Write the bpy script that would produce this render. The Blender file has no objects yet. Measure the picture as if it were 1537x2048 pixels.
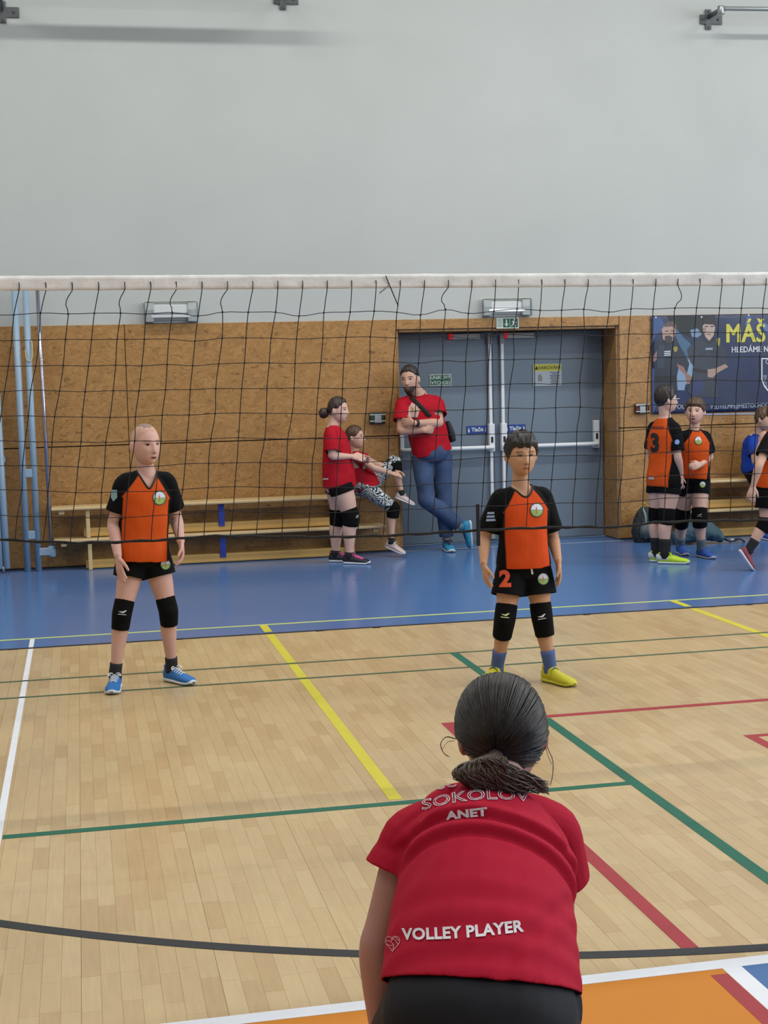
import bpy, bmesh, math, random
import numpy as np
from mathutils import Vector, Matrix, noise
from mathutils.bvhtree import BVHTree

random.seed(7); np.random.seed(7)
SC = bpy.context.scene
COL = SC.collection
R = math.radians

# ---------------------------------------------------------------- camera
CAM_H = 1.70
FPX = 2902.08                      # focal length in pixels of the 1537 x 2048 frame
PITCH, ROLL, YAW = 0.0941786, 0.0250278, 0.2050534
_fwd = np.array([math.sin(YAW)*math.cos(PITCH), math.cos(YAW)*math.cos(PITCH), -math.sin(PITCH)])
_rt = np.array([math.cos(YAW), -math.sin(YAW), 0.0])
_dn = np.cross(_fwd, _rt)
CRIGHT = math.cos(ROLL)*_rt + math.sin(ROLL)*_dn
CDOWN = -math.sin(ROLL)*_rt + math.cos(ROLL)*_dn
CFWD = _fwd
CORG = np.array([0, 0, CAM_H])
cam_d = bpy.data.cameras.new('camera')
cam = bpy.data.objects.new('camera', cam_d); COL.objects.link(cam)
cam_d.sensor_fit = 'VERTICAL'; cam_d.sensor_height = 36.0; cam_d.sensor_width = 36.0*1537/2048
cam_d.lens = FPX*36.0/2048
cam_d.clip_end = 200
m = Matrix.Identity(4)
for i in range(3):
    m[i][0] = CRIGHT[i]; m[i][1] = -CDOWN[i]; m[i][2] = -CFWD[i]; m[i][3] = CORG[i]
cam.matrix_world = m
SC.camera = cam

# ---------------------------------------------------------------- colour management, world, large lights
SC.view_settings.view_transform = 'Standard'
SC.view_settings.look = 'None'
SC.view_settings.gamma = 1.0
SC.view_settings.use_curve_mapping = False
SC.view_settings.exposure = -0.30
SC.cycles.use_adaptive_sampling = True; SC.cycles.adaptive_threshold = 0.025; SC.cycles.max_bounces = 5; SC.cycles.diffuse_bounces = 2; SC.cycles.glossy_bounces = 2; SC.cycles.transmission_bounces = 4; SC.cycles.caustics_reflective = False; SC.cycles.caustics_refractive = False
w = bpy.data.worlds.new('world'); SC.world = w; w.use_nodes = True
w.node_tree.nodes['Background'].inputs[0].default_value = (0.75, 0.85, 1.0, 1)
w.node_tree.nodes['Background'].inputs[1].default_value = 0.6

def area_light(name, loc, size, sizey, power, col, rot=(0, 0, 0)):
    l = bpy.data.lights.new(name, 'AREA'); l.shape = 'RECTANGLE'; l.size = size; l.size_y = sizey
    l.energy = power; l.color = col
    o = bpy.data.objects.new(name, l); COL.objects.link(o); o.location = loc; o.rotation_euler = rot
    return o

LAMP_ROWS = [10.6, 6.2, 1.8, -3.0]
LAMP_XS = [-3.5, 0.6, 4.6, 8.8]
LAMP_POWER = [125, 80, 62, 45]
HALL = dict(x0=-6.0, x1=13.0, y0=-9.0, y1=13.63, z=7.4)
for gy, gp in zip(LAMP_ROWS, LAMP_POWER):
    for gx in LAMP_XS:
        area_light('hall_lamp_light', (gx, gy, 6.90), 2.4, 0.22, gp, (1.0, 0.975, 0.93))
# daylight entering through the tall glazing of the right-hand side wall
area_light('window_daylight', (HALL['x1']-0.15, 2.5, 4.6), 14.0, 3.4, 1350, (0.84, 0.92, 1.0), (0, R(90), 0)).rotation_euler = (R(90), 0, R(90))

# ---------------------------------------------------------------- materials
def lin(c):
    if isinstance(c, str):
        c = tuple(int(c[i:i+2], 16)/255 for i in (0, 2, 4))
    return tuple(x/12.92 if x <= 0.04045 else ((x+0.055)/1.055)**2.4 for x in c)

MATS = {}
def mat(name, col=None, rough=0.6, metal=0.0, spec=0.5, bump=None, vcol=False, var=None, coat=0.0, emit=None, alpha=None, trans=0.0, sheen=0.0):
    """plain principled material; bump=(scale,strength), var=(scale,amount) mottles the colour, vcol reads attribute Col"""
    if name in MATS: return MATS[name]
    mt = bpy.data.materials.new(name); mt.use_nodes = True
    nt = mt.node_tree; b = nt.nodes['Principled BSDF']
    L = nt.links.new
    b.inputs['Roughness'].default_value = rough; b.inputs['Metallic'].default_value = metal
    b.inputs['Specular IOR Level'].default_value = spec
    b.inputs['Coat Weight'].default_value = coat; b.inputs['Coat Roughness'].default_value = 0.15
    b.inputs['Sheen Weight'].default_value = sheen
    b.inputs['Transmission Weight'].default_value = trans
    src = None
    if vcol:
        a = nt.nodes.new('ShaderNodeAttribute'); a.attribute_name = 'Col'; src = a.outputs['Color']
    elif col is not None:
        c = lin(col); b.inputs['Base Color'].default_value = (*c, 1)
    tc = nt.nodes.new('ShaderNodeTexCoord')
    if var:
        n = nt.nodes.new('ShaderNodeTexNoise'); n.inputs['Scale'].default_value = var[0]; n.inputs['Detail'].default_value = 4
        L(tc.outputs['Object'], n.inputs['Vector'])
        mr = nt.nodes.new('ShaderNodeMapRange'); mr.inputs[1].default_value = 0.3; mr.inputs[2].default_value = 0.7
        mr.inputs[3].default_value = 1-var[1]; mr.inputs[4].default_value = 1+var[1]
        L(n.outputs[0], mr.inputs[0])
        mx = nt.nodes.new('ShaderNodeMix'); mx.data_type = 'RGBA'; mx.blend_type = 'MULTIPLY'; mx.inputs[0].default_value = 1
        if src is not None: L(src, mx.inputs[6])
        else: mx.inputs[6].default_value = (*lin(col), 1)
        L(mr.outputs[0], mx.inputs[7]); src = mx.outputs[2]
    if src is not None: L(src, b.inputs['Base Color'])
    if bump:
        n = nt.nodes.new('ShaderNodeTexNoise'); n.inputs['Scale'].default_value = bump[0]; n.inputs['Detail'].default_value = 3
        L(tc.outputs['Object'], n.inputs['Vector'])
        bp = nt.nodes.new('ShaderNodeBump'); bp.inputs['Strength'].default_value = bump[1]; bp.inputs['Distance'].default_value = 0.004
        L(n.outputs[0], bp.inputs['Height']); L(bp.outputs[0], b.inputs['Normal'])
    if emit:
        b.inputs['Emission Color'].default_value = (*lin(emit[0]), 1); b.inputs['Emission Strength'].default_value = emit[1]
    if alpha is not None:
        b.inputs['Alpha'].default_value = alpha
    MATS[name] = mt
    return mt

def osb_material():
    mt = bpy.data.materials.new('osb_board'); mt.use_nodes = True; nt = mt.node_tree; L = nt.links.new
    b = nt.nodes['Principled BSDF']; b.inputs['Roughness'].default_value = 0.42
    tc = nt.nodes.new('ShaderNodeTexCoord')
    nz = nt.nodes.new('ShaderNodeTexNoise'); nz.inputs['Scale'].default_value = 5; nz.inputs['Detail'].default_value = 3
    L(tc.outputs['Object'], nz.inputs['Vector'])
    add = nt.nodes.new('ShaderNodeVectorMath'); add.operation = 'MULTIPLY_ADD'; add.inputs[1].default_value = (.35, .35, .35)
    L(nz.outputs['Color'], add.inputs[0]); L(tc.outputs['Object'], add.inputs[2])
    mp = nt.nodes.new('ShaderNodeMapping'); mp.inputs['Scale'].default_value = (22, 22, 46); L(add.outputs[0], mp.inputs[0])
    v = nt.nodes.new('ShaderNodeTexVoronoi'); v.inputs['Scale'].default_value = 1.0; L(mp.outputs[0], v.inputs['Vector'])
    cr = nt.nodes.new('ShaderNodeValToRGB'); e = cr.color_ramp.elements
    e[0].position = 0.0; e[0].color = (*lin('956b39'), 1); e[1].position = 1.0; e[1].color = (*lin('b58a52'), 1)
    for p_, c_ in ((.3, 'a27743'), (.7, 'aa7f4a')):
        k = e.new(p_); k.color = (*lin(c_), 1)
    L(v.outputs['Color'], cr.inputs[0])
    # dark knots and bark specks, elongated strands
    src = cr.outputs[0]
    for sc_, st_, lo_, hi_, dk_ in ((16, (1, 1, 2.2), .30, .42, .50), (38, (1.0, 1, 2.6), .28, .40, .62), (7, (1, 1, 1.6), .25, .6, .86)):
        n2 = nt.nodes.new('ShaderNodeTexNoise'); n2.inputs['Scale'].default_value = sc_; n2.inputs['Detail'].default_value = 3; n2.inputs['Roughness'].default_value = .6; n2.inputs['Distortion'].default_value = .8
        mp2 = nt.nodes.new('ShaderNodeMapping'); mp2.inputs['Scale'].default_value = st_; mp2.inputs['Location'].default_value = (sc_, 0, sc_); L(tc.outputs['Object'], mp2.inputs[0]); L(mp2.outputs[0], n2.inputs['Vector'])
        mr = nt.nodes.new('ShaderNodeMapRange'); mr.inputs[1].default_value = lo_; mr.inputs[2].default_value = hi_; mr.inputs[3].default_value = dk_; mr.inputs[4].default_value = 1.0
        L(n2.outputs[0], mr.inputs[0])
        mx = nt.nodes.new('ShaderNodeMix'); mx.data_type = 'RGBA'; mx.blend_type = 'MULTIPLY'; mx.inputs[0].default_value = 1
        L(src, mx.inputs[6]); L(mr.outputs[0], mx.inputs[7]); src = mx.outputs[2]
    L(src, b.inputs['Base Color'])
    bp = nt.nodes.new('ShaderNodeBump'); bp.inputs['Strength'].default_value = .25; bp.inputs['Distance'].default_value = .003
    L(v.outputs['Distance'], bp.inputs['Height']); L(bp.outputs[0], b.inputs['Normal'])
    return mt

def parquet_material():
    mt = bpy.data.materials.new('beech_parquet'); mt.use_nodes = True; nt = mt.node_tree; L = nt.links.new
    b = nt.nodes['Principled BSDF']; b.inputs['Roughness'].default_value = .34; b.inputs['Coat Weight'].default_value = .25; b.inputs['Coat Roughness'].default_value = .2
    oi = nt.nodes.new('ShaderNodeObjectInfo')
    at_ = nt.nodes.new('ShaderNodeAttribute'); at_.attribute_name = 'rnd'
    ad = nt.nodes.new('ShaderNodeMath'); ad.operation = 'ADD'; L(oi.outputs['Random'], ad.inputs[0]); L(at_.outputs['Fac'], ad.inputs[1])
    fr = nt.nodes.new('ShaderNodeMath'); fr.operation = 'FRACT'; L(ad.outputs[0], fr.inputs[0])
    cr = nt.nodes.new('ShaderNodeValToRGB'); e = cr.color_ramp.elements
    e[0].position = 0; e[0].color = (*lin('b79b6f'), 1)
    e[1].position = 1; e[1].color = (*lin('c5ad82'), 1)
    for p, c in ((.12, 'bb9f73'), (.35, 'bfa579'), (.75, 'c2a97d')):
        k = e.new(p); k.color = (*lin(c), 1)
    L(fr.outputs[0], cr.inputs[0])
    geo = nt.nodes.new('ShaderNodeNewGeometry')
    mp = nt.nodes.new('ShaderNodeMapping'); mp.inputs['Scale'].default_value = (70, 6, 1); L(geo.outputs['Position'], mp.inputs[0])
    n = nt.nodes.new('ShaderNodeTexNoise'); n.inputs['Scale'].default_value = 1; n.inputs['Detail'].default_value = 4; L(mp.outputs[0], n.inputs['Vector'])
    mr = nt.nodes.new('ShaderNodeMapRange'); mr.inputs[1].default_value = .3; mr.inputs[2].default_value = .7; mr.inputs[3].default_value = .94; mr.inputs[4].default_value = 1.05
    L(n.outputs[0], mr.inputs[0])
    mx = nt.nodes.new('ShaderNodeMix'); mx.data_type = 'RGBA'; mx.blend_type = 'MULTIPLY'; mx.inputs[0].default_value = 1
    L(cr.outputs[0], mx.inputs[6]); L(mr.outputs[0], mx.inputs[7])
    # broad scuffs
    n2 = nt.nodes.new('ShaderNodeTexNoise'); n2.inputs['Scale'].default_value = 1.3; n2.inputs['Detail'].default_value = 5; L(geo.outputs['Position'], n2.inputs['Vector'])
    m2 = nt.nodes.new('ShaderNodeMapRange'); m2.inputs[1].default_value = .35; m2.inputs[2].default_value = .65; m2.inputs[3].default_value = .93; m2.inputs[4].default_value = 1.04
    L(n2.outputs[0], m2.inputs[0])
    mx2 = nt.nodes.new('ShaderNodeMix'); mx2.data_type = 'RGBA'; mx2.blend_type = 'MULTIPLY'; mx2.inputs[0].default_value = 1
    L(mx.outputs[2], mx2.inputs[6]); L(m2.outputs[0], mx2.inputs[7]); L(mx2.outputs[2], b.inputs['Base Color'])
    return mt

def glass_material():
    mt = bpy.data.materials.new('clear_plastic'); mt.use_nodes = True; nt = mt.node_tree; L = nt.links.new
    nt.nodes.clear()
    o = nt.nodes.new('ShaderNodeOutputMaterial'); t = nt.nodes.new('ShaderNodeBsdfTransparent'); g = nt.nodes.new('ShaderNodeBsdfGlossy')
    t.inputs[0].default_value = (.97, .98, .98, 1); g.inputs['Roughness'].default_value = .12
    f = nt.nodes.new('ShaderNodeFresnel'); f.inputs[0].default_value = 1.22
    x = nt.nodes.new('ShaderNodeMixShader'); L(f.outputs[0], x.inputs[0]); L(t.outputs[0], x.inputs[1]); L(g.outputs[0], x.inputs[2]); L(x.outputs[0], o.inputs[0])
    return mt

# ---------------------------------------------------------------- geometry helpers
def at(px, py, Y):
    """point of the hall at depth Y seen through pixel (px, py) of the 1537 x 2048 photograph"""
    d = CRIGHT*(px-768.5)/FPX + CDOWN*(py-1024)/FPX + CFWD
    return CORG + d*(Y/d[1])

def V3(*a): return np.array(a, float)
def view(px, py):
    """sight line through a pixel, used to look up where a mark sits on a curved surface"""
    return unit(CRIGHT*(px-768.5)/FPX + CDOWN*(py-1024)/FPX + CFWD)
def unit(v):
    v = np.asarray(v, float); n = np.linalg.norm(v)
    return v/n if n > 1e-9 else v

def link(o, parent=None):
    COL.objects.link(o)
    if parent is not None: o.parent = parent
    return o

def empty(name, loc=(0, 0, 0)):
    o = bpy.data.objects.new(name, None); o.empty_display_size = .1; o.location = loc
    return link(o)

def tag(o, label=None, cat=None, group=None, kind=None):
    if label: o['label'] = label
    if cat: o['category'] = cat
    if group: o['group'] = group
    if kind: o['kind'] = kind
    return o

def world_loc(o):
    p = np.zeros(3)
    while o is not None:
        p = p + np.array(o.location); o = o.parent
    return p

def mesh_obj(name, verts, faces, material, parent=None, smooth=True, origin=None, cols=None, mats=None, fmat=None):
    """verts are world coordinates; the object's origin becomes `origin` or its parent's origin"""
    base = world_loc(parent) if parent is not None else np.zeros(3)
    org = np.asarray(origin, float) if origin is not None else base
    me = bpy.data.meshes.new(name)
    v = np.asarray(verts, float) - org
    me.from_pydata(v.tolist(), [], [tuple(f) for f in faces])
    if mats:
        for mm in mats: me.materials.append(mm)
        if fmat is not None: me.polygons.foreach_set('material_index', list(fmat))
    elif material is not None: me.materials.append(material)
    if smooth: me.polygons.foreach_set('use_smooth', [True]*len(me.polygons))
    if cols is not None: set_col(me, cols)
    me.update()
    o = bpy.data.objects.new(name, me)
    o.location = org-base
    return link(o, parent)

def set_col(me, cols):
    a = me.color_attributes.new('Col', 'FLOAT_COLOR', 'POINT')
    c = np.ones((len(me.vertices), 4)); c[:, :3] = cols
    a.data.foreach_set('color', c.ravel())

def box(x0, x1, y0, y1, z0, z1):
    v = [(x, y, z) for x in (x0, x1) for y in (y0, y1) for z in (z0, z1)]
    f = [(0, 1, 3, 2), (4, 6, 7, 5), (0, 4, 5, 1), (2, 3, 7, 6), (0, 2, 6, 4), (1, 5, 7, 3)]
    return np.array(v, float), f

def merge(parts):
    V, F, k = [], [], 0
    for v, f in parts:
        V.append(np.asarray(v, float)); F += [tuple(i+k for i in q) for q in f]; k += len(v)
    return np.vstack(V), F

def bevel_box(x0, x1, y0, y1, z0, z1, r=.004, seg=2):
    bm = bmesh.new(); v, f = box(x0, x1, y0, y1, z0, z1)
    bv = [bm.verts.new(p) for p in v]
    for q in f: bm.faces.new([bv[i] for i in q])
    bmesh.ops.bevel(bm, geom=list(bm.edges), offset=r, segments=seg, affect='EDGES', profile=.5)
    bm.verts.index_update()
    V = np.array([p.co[:] for p in bm.verts]); F = [[q.index for q in g.verts] for g in bm.faces]; bm.free()
    return V, F

def catmull(P, n):
    P = np.asarray(P, float); m_ = len(P)
    if m_ < 3:
        t = np.linspace(0, 1, n)[:, None]; return P[0]*(1-t)+P[-1]*t
    out = []
    for q in np.linspace(0, m_-1, n):
        i = min(int(q), m_-2); t = q-i
        p0 = P[i-1] if i > 0 else 2*P[0]-P[1]; p1 = P[i]; p2 = P[i+1]; p3 = P[i+2] if i+2 < m_ else 2*P[-1]-P[-2]
        out.append(.5*((2*p1)+(-p0+p2)*t+(2*p0-5*p1+4*p2-p3)*t*t+(-p0+3*p1-3*p2+p3)*t**3))
    return np.array(out)

def tube(P, rad, side=None, seg=14, n=None, cap=.6, power=2.0):
    """closed tapered tube; rad = r or (a, b) per point (a along `side`)"""
    P = np.asarray(P, float)
    Rr = np.array([(r, r) if np.isscalar(r) else tuple(r) for r in rad], float)
    if n:
        Q = catmull(np.hstack([P, Rr]), n); P, Rr = Q[:, :3], np.maximum(Q[:, 3:], 1e-4)
    N = len(P)
    T = np.gradient(P, axis=0); T /= np.linalg.norm(T, axis=1)[:, None]+1e-12
    if side is None:
        side = V3(0, 0, 1) if abs(T.mean(0)[2]) < .8 else V3(0, 1, 0)
        S = np.zeros((N, 3)); s = side
        for i in range(N):
            s = unit(s-T[i]*np.dot(s, T[i])); S[i] = s
    else:
        side = np.asarray(side, float)
        if side.ndim == 1: side = np.tile(side, (N, 1))
        elif len(side) != N: side = catmull(side, N)
        S = side-T*(side*T).sum(1)[:, None]; S /= np.linalg.norm(S, axis=1)[:, None]+1e-12
    B = np.cross(T, S)
    ang = np.linspace(0, 2*np.pi, seg, endpoint=False)
    ca, sa = np.cos(ang), np.sin(ang)
    if power != 2:
        ca = np.sign(ca)*np.abs(ca)**(2/power); sa = np.sign(sa)*np.abs(sa)**(2/power)
    rings = []
    def ring(c, S_, B_, a, b): rings.append(c+S_*a*ca[:, None]+B_*b*sa[:, None])
    cs = [(.94, .34), (.7, .72)] if cap > 0 else []
    r0 = Rr[0].min()*cap; r1 = Rr[-1].min()*cap
    for k, d in reversed(cs): ring(P[0]-T[0]*r0*d, S[0], B[0], Rr[0, 0]*k, Rr[0, 1]*k)
    for i in range(N): ring(P[i], S[i], B[i], Rr[i, 0], Rr[i, 1])
    for k, d in cs: ring(P[-1]+T[-1]*r1*d, S[-1], B[-1], Rr[-1, 0]*k, Rr[-1, 1]*k)
    M_ = len(rings)
    Vt = np.vstack(rings+[[P[0]-T[0]*r0], [P[-1]+T[-1]*r1]])
    F = []
    for i in range(M_-1):
        for j in range(seg):
            a, b = i*seg+j, i*seg+(j+1) % seg
            F.append((a, b, b+seg, a+seg))
    e0, e1 = M_*seg, M_*seg+1
    for j in range(seg):
        F.append((e0, (j+1) % seg, j)); F.append((e1, (M_-1)*seg+j, (M_-1)*seg+(j+1) % seg))
    return Vt, F

def ellipsoid(c, ax, nu=16, nv=10):
    """ax: 3 row vectors already scaled to the semi-axes"""
    c = np.asarray(c, float); ax = np.asarray(ax, float)
    Vt = [c+ax[2]]; F = []
    for i in range(1, nv):
        p = math.pi*i/nv
        for j in range(nu):
            a = 2*math.pi*j/nu
            Vt.append(c+ax[0]*math.sin(p)*math.cos(a)+ax[1]*math.sin(p)*math.sin(a)+ax[2]*math.cos(p))
    Vt.append(c-ax[2])
    for j in range(nu): F.append((0, 1+j, 1+(j+1) % nu))
    for i in range(nv-2):
        for j in range(nu):
            a, b = 1+i*nu+j, 1+i*nu+(j+1) % nu
            F.append((a, a+nu, b+nu, b))
    e = len(Vt)-1; k = 1+(nv-2)*nu
    for j in range(nu): F.append((e, k+(j+1) % nu, k+j))
    return np.array(Vt), F

def union(parts, voxel=.005, iters=3, factor=.5):
    """voxel union of closed pieces -> (V, F) of one continuous smooth surface"""
    V, F = merge(parts)
    me = bpy.data.meshes.new('tmp'); me.from_pydata(V.tolist(), [], F)
    o = bpy.data.objects.new('tmp', me); COL.objects.link(o)
    r = o.modifiers.new('r', 'REMESH'); r.mode = 'VOXEL'; r.voxel_size = voxel; r.adaptivity = 0
    if iters:
        s = o.modifiers.new('s', 'SMOOTH'); s.factor = factor; s.iterations = iters
    dg = bpy.context.evaluated_depsgraph_get(); dg.update()
    ev = o.evaluated_get(dg); em = ev.to_mesh()
    n = len(em.vertices); co = np.empty(n*3); em.vertices.foreach_get('co', co)
    nl = len(em.loops); li = np.empty(nl, dtype=np.int32); em.loops.foreach_get('vertex_index', li)
    ls = np.empty(len(em.polygons), dtype=np.int32); em.polygons.foreach_get('loop_start', ls); li = li.tolist(); ls = ls.tolist()+[nl]
    Fo = [tuple(li[ls[i]:ls[i+1]]) for i in range(len(ls)-1)]
    ev.to_mesh_clear()
    bpy.data.objects.remove(o); bpy.data.meshes.remove(me)
    return co.reshape(-1, 3), Fo

def vert_normals(V, F):
    V = np.asarray(V); N = np.zeros_like(V)
    Q = np.array([f if len(f) == 4 else (f[0], f[1], f[2], f[2]) for f in F])
    n = np.cross(V[Q[:, 2]]-V[Q[:, 0]], V[Q[:, 3]]-V[Q[:, 1]])
    for k in range(4): np.add.at(N, Q[:, k], n)
    return N/(np.linalg.norm(N, axis=1)[:, None]+1e-12)

def keep_faces(V, F, drop):
    """drop(centres)->bool array of faces to remove; loose verts go too"""
    Q = np.array([f if len(f) == 4 else (f[0], f[1], f[2], f[2]) for f in F])
    keep = ~drop(V[Q].mean(1))
    Q = Q[keep]; tri = Q[:, 2] == Q[:, 3]
    used = np.zeros(len(V), bool); used[Q.ravel()] = True
    idx = np.cumsum(used)-1
    Q = idx[Q].tolist()
    return V[used], [tuple(q[:3]) if t else tuple(q) for q, t in zip(Q, tri)]

def boundary_loops(F):
    Q = np.array([f if len(f) == 4 else (f[0], f[1], f[2], f[2]) for f in F])
    E_ = np.vstack([Q[:, [0, 1]], Q[:, [1, 2]], Q[:, [2, 3]], Q[:, [3, 0]]]); E_ = E_[E_[:, 0] != E_[:, 1]]; E_ = np.sort(E_, 1)
    key = E_[:, 0].astype(np.int64)*(int(E_.max())+1)+E_[:, 1]; u_, ix, ct = np.unique(key, return_index=True, return_counts=True)
    nb = {}
    for a, b in E_[ix[ct == 1]].tolist():
        nb.setdefault(a, []).append(b); nb.setdefault(b, []).append(a)
    loops, seen = [], set()
    for s in list(nb):
        if s in seen: continue
        lp = [s]; seen.add(s); cur = s
        while True:
            nx = [q for q in nb[cur] if q not in seen]
            if not nx: break
            cur = nx[0]; seen.add(cur); lp.append(cur)
        if len(lp) > 8: loops.append(lp)
    return loops

def smooth_bounds(V, F, iters=12):
    V = V.copy(); L_ = boundary_loops(F)
    for lp in L_:
        P = V[lp]
        for _ in range(iters): P = .5*P+.25*(np.roll(P, 1, 0)+np.roll(P, -1, 0))
        V[lp] = P
    return V, L_

def bvh(V, F): return BVHTree.FromPolygons([tuple(v) for v in V], F)

def text_mesh(body, size=1.0, bold=0.0, outline=0.0, align='CENTER', shear=0.0, space=1.0):
    """flat lettering -> (V (n,2), F); outline > 0 keeps only the outlines of the letters"""
    cu = bpy.data.curves.new('t', 'FONT'); cu.body = body; cu.size = size; cu.align_x = align; cu.align_y = 'CENTER'
    cu.shear = shear; cu.space_character = space; cu.resolution_u = 3
    cu.offset = bold
    if outline:
        cu.fill_mode = 'NONE'; cu.bevel_depth = outline; cu.bevel_resolution = 0
    o = bpy.data.objects.new('t', cu); COL.objects.link(o)
    dg = bpy.context.evaluated_depsgraph_get(); dg.update()
    ev = o.evaluated_get(dg); me = ev.to_mesh()
    V = np.array([v.co[:2] for v in me.vertices]); F = [tuple(p.vertices) for p in me.polygons]
    ev.to_mesh_clear(); bpy.data.objects.remove(o); bpy.data.curves.remove(cu)
    return V, F

def subdivide2d(V, F, maxlen):
    bm = bmesh.new(); bv = [bm.verts.new((p[0], p[1], 0)) for p in V]
    for f in F:
        try: bm.faces.new([bv[i] for i in f])
        except ValueError: pass
    for _ in range(4):
        es = [e for e in bm.edges if e.calc_length() > maxlen]
        if not es: break
        bmesh.ops.subdivide_edges(bm, edges=es, cuts=1)
        bmesh.ops.triangulate(bm, faces=[f for f in bm.faces if len(f.verts) > 4])
    bm.verts.index_update()
    V = np.array([v.co[:2] for v in bm.verts]); F = [tuple(v.index for v in f.verts) for f in bm.faces]; bm.free()
    return V, F

def decal(name, V2, F, O, U, W, tree, material, parent, off=.002, maxlen=.012, reach=.35, cols=None, raydir=None):
    """flat print laid onto a curved surface: (u, v) -> O + u U + v W, dropped along -(U x W) onto `tree`"""
    O, U, W = np.asarray(O, float), unit(U), unit(W); N = unit(np.cross(U, W))
    if cols is None: V2, F = subdivide2d(V2, F, maxlen)
    D = -N if raydir is None else unit(raydir)
    out, ok = [], []
    for u, v in V2:
        p = O+U*u+W*v
        h = tree.ray_cast(Vector(p-D*reach*.6), Vector(D), reach*1.6)
        if h[0] is None: out.append(p); ok.append(False)
        else:
            nn = np.array(h[1]); nn = nn if np.dot(nn, D) < 0 else -nn
            out.append(np.array(h[0])+nn*off*.5-D*off*.5); ok.append(True)
    F = [f for f in F if all(ok[i] for i in f)]
    if not F: return None
    return mesh_obj(name, out, F, material, parent, smooth=True, cols=cols)

def disc2d(r, n=28, rings=4, ry=None):
    ry = ry or r; V = [(0, 0)]; F = []
    for k in range(1, rings+1):
        for j in range(n):
            a = 2*math.pi*j/n; V.append((r*k/rings*math.cos(a), ry*k/rings*math.sin(a)))
    for j in range(n): F.append((0, 1+j, 1+(j+1) % n))
    for k in range(rings-1):
        for j in range(n):
            a, b = 1+k*n+j, 1+k*n+(j+1) % n; F.append((a, a+n, b+n, b))
    return np.array(V), F

def poly2d(pts): return np.array(pts, float), [tuple(range(len(pts)))]

# ================================================================ THE HALL
OSB = osb_material(); PARQ = parquet_material(); GLASS = glass_material()
M_plaster = mat('wall_plaster', 'b4b9b7', .9, bump=(60, .08), var=(1.2, .03))
M_ceiling = mat('ceiling_white', 'd8d8d2', .9)
M_sub = mat('dark_joint', 'a88b60', .8)
M_blue = mat('blue_sports_vinyl', '4f74aa', .19, spec=.40, var=(3, .02), coat=0)
M_line_y = mat('paint_yellow', 'c6bd3e', .5, spec=.3, var=(8, .05)); M_line_g = mat('paint_green', '1a604c', .5, spec=.3, var=(8, .06)); M_line_r = mat('paint_red', '9c323a', .5, spec=.3, var=(8, .06))
M_line_w = mat('paint_white', 'dfe3ea', .45, var=(8, .03)); M_line_k = mat('paint_black', '2a2c30', .5, spec=.3)
M_orange = mat('paint_orange', 'c47b20', .5, spec=.25, var=(3, .04)); M_bluepaint = mat('paint_blue', '486c9e', .5, spec=.25)
M_thin_y = mat('thin_line_yellow', 'c3cf77', .45); M_thin_g = mat('thin_line_green', '36523a', .5)

x0, x1, y0, y1, hz = HALL['x0'], HALL['x1'], HALL['y0'], HALL['y1'], HALL['z']
WOOD_END = 9.52
FX0, FX1, FY0 = -1.62, 6.2, 3.0          # field of individually laid staves

floor = mesh_obj('floor', *merge([box(x0, x1, y0, 14.05, -.10, -.006)]), M_sub, smooth=False)
tag(floor, kind='structure')
# the rest of the parquet, beyond the field that is laid stave by stave
vv, ff = merge([box(x0, FX0, y0, WOOD_END, -.006, 0), box(FX1, x1, y0, WOOD_END, -.006, 0), box(FX0, FX1, y0, FY0, -.006, 0)])
o = mesh_obj('parquet_surround', vv, ff, PARQ, floor, smooth=False); tag(o, kind='stuff')

SW = .0555
LENS = [.20, .24, .28, .32, .37]
blocks = []
i0 = int(math.floor((FX0+.065)/SW)); i1 = int(math.ceil((FX1+.065)/SW))
rng = random.Random(3)
for i in range(i0, i1):
    bx0 = -.065+i*SW
    if bx0 < FX0-1e-6 or bx0+SW > FX1+1e-6: continue
    y = FY0 - rng.random()*.25
    while y < WOOD_END:
        L_ = rng.choice(LENS); ya, yb = max(y, FY0), min(y+L_, WOOD_END)
        if yb-ya > .03: blocks.append((bx0, ya, yb, i % 7 == 0, L_ if (ya == y and yb == y+L_) else None))
        y += L_
def px_of(p):
    q = np.asarray(p)-CORG; z = q@CFWD
    return 768.5+FPX*(q@CRIGHT)/z, 1024+FPX*(q@CDOWN)/z, z
cand = []
for k, (bx, ya, yb, edge, L_) in enumerate(blocks):
    u, v_, z = px_of((bx+SW/2, (ya+yb)/2, 0))
    if L_ and 10 < u < 1527 and v_ < 2035 and ya > 3.78 and not (735 < u < 1175 and v_ > 1380): cand.append((-(SW*L_)/z**3, k))
cand.sort(); single = {k for _, k in cand[:300]}
meshes = {}
def block_geo(bx, ya, yb, edge):
    g = .00028; ge = .0008 if edge else g
    return box(bx+ge, bx+SW-g, ya+g, yb-g*1.5, -.006, 0)
rest = []; rnd = []
for k, (bx, ya, yb, edge, L_) in enumerate(blocks):
    if k in single:
        key = (L_, edge)
        if key not in meshes:
            v, f = block_geo(0, 0, L_, edge); me = bpy.data.meshes.new('parquet_block'); me.from_pydata(v.tolist(), [], f); me.materials.append(PARQ); meshes[key] = me
        ob = bpy.data.objects.new('parquet_block', meshes[key]); ob.location = (bx, ya, 0); link(ob, floor)
    else:
        rest.append(block_geo(bx, ya, yb, edge)); rnd += [rng.random()]*8
vv, ff = merge(rest)
o = mesh_obj('parquet_field', vv, ff, PARQ, floor, smooth=False); tag(o, kind='stuff')
a = o.data.attributes.new('rnd', 'FLOAT', 'POINT'); a.data.foreach_set('value', rnd)

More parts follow.
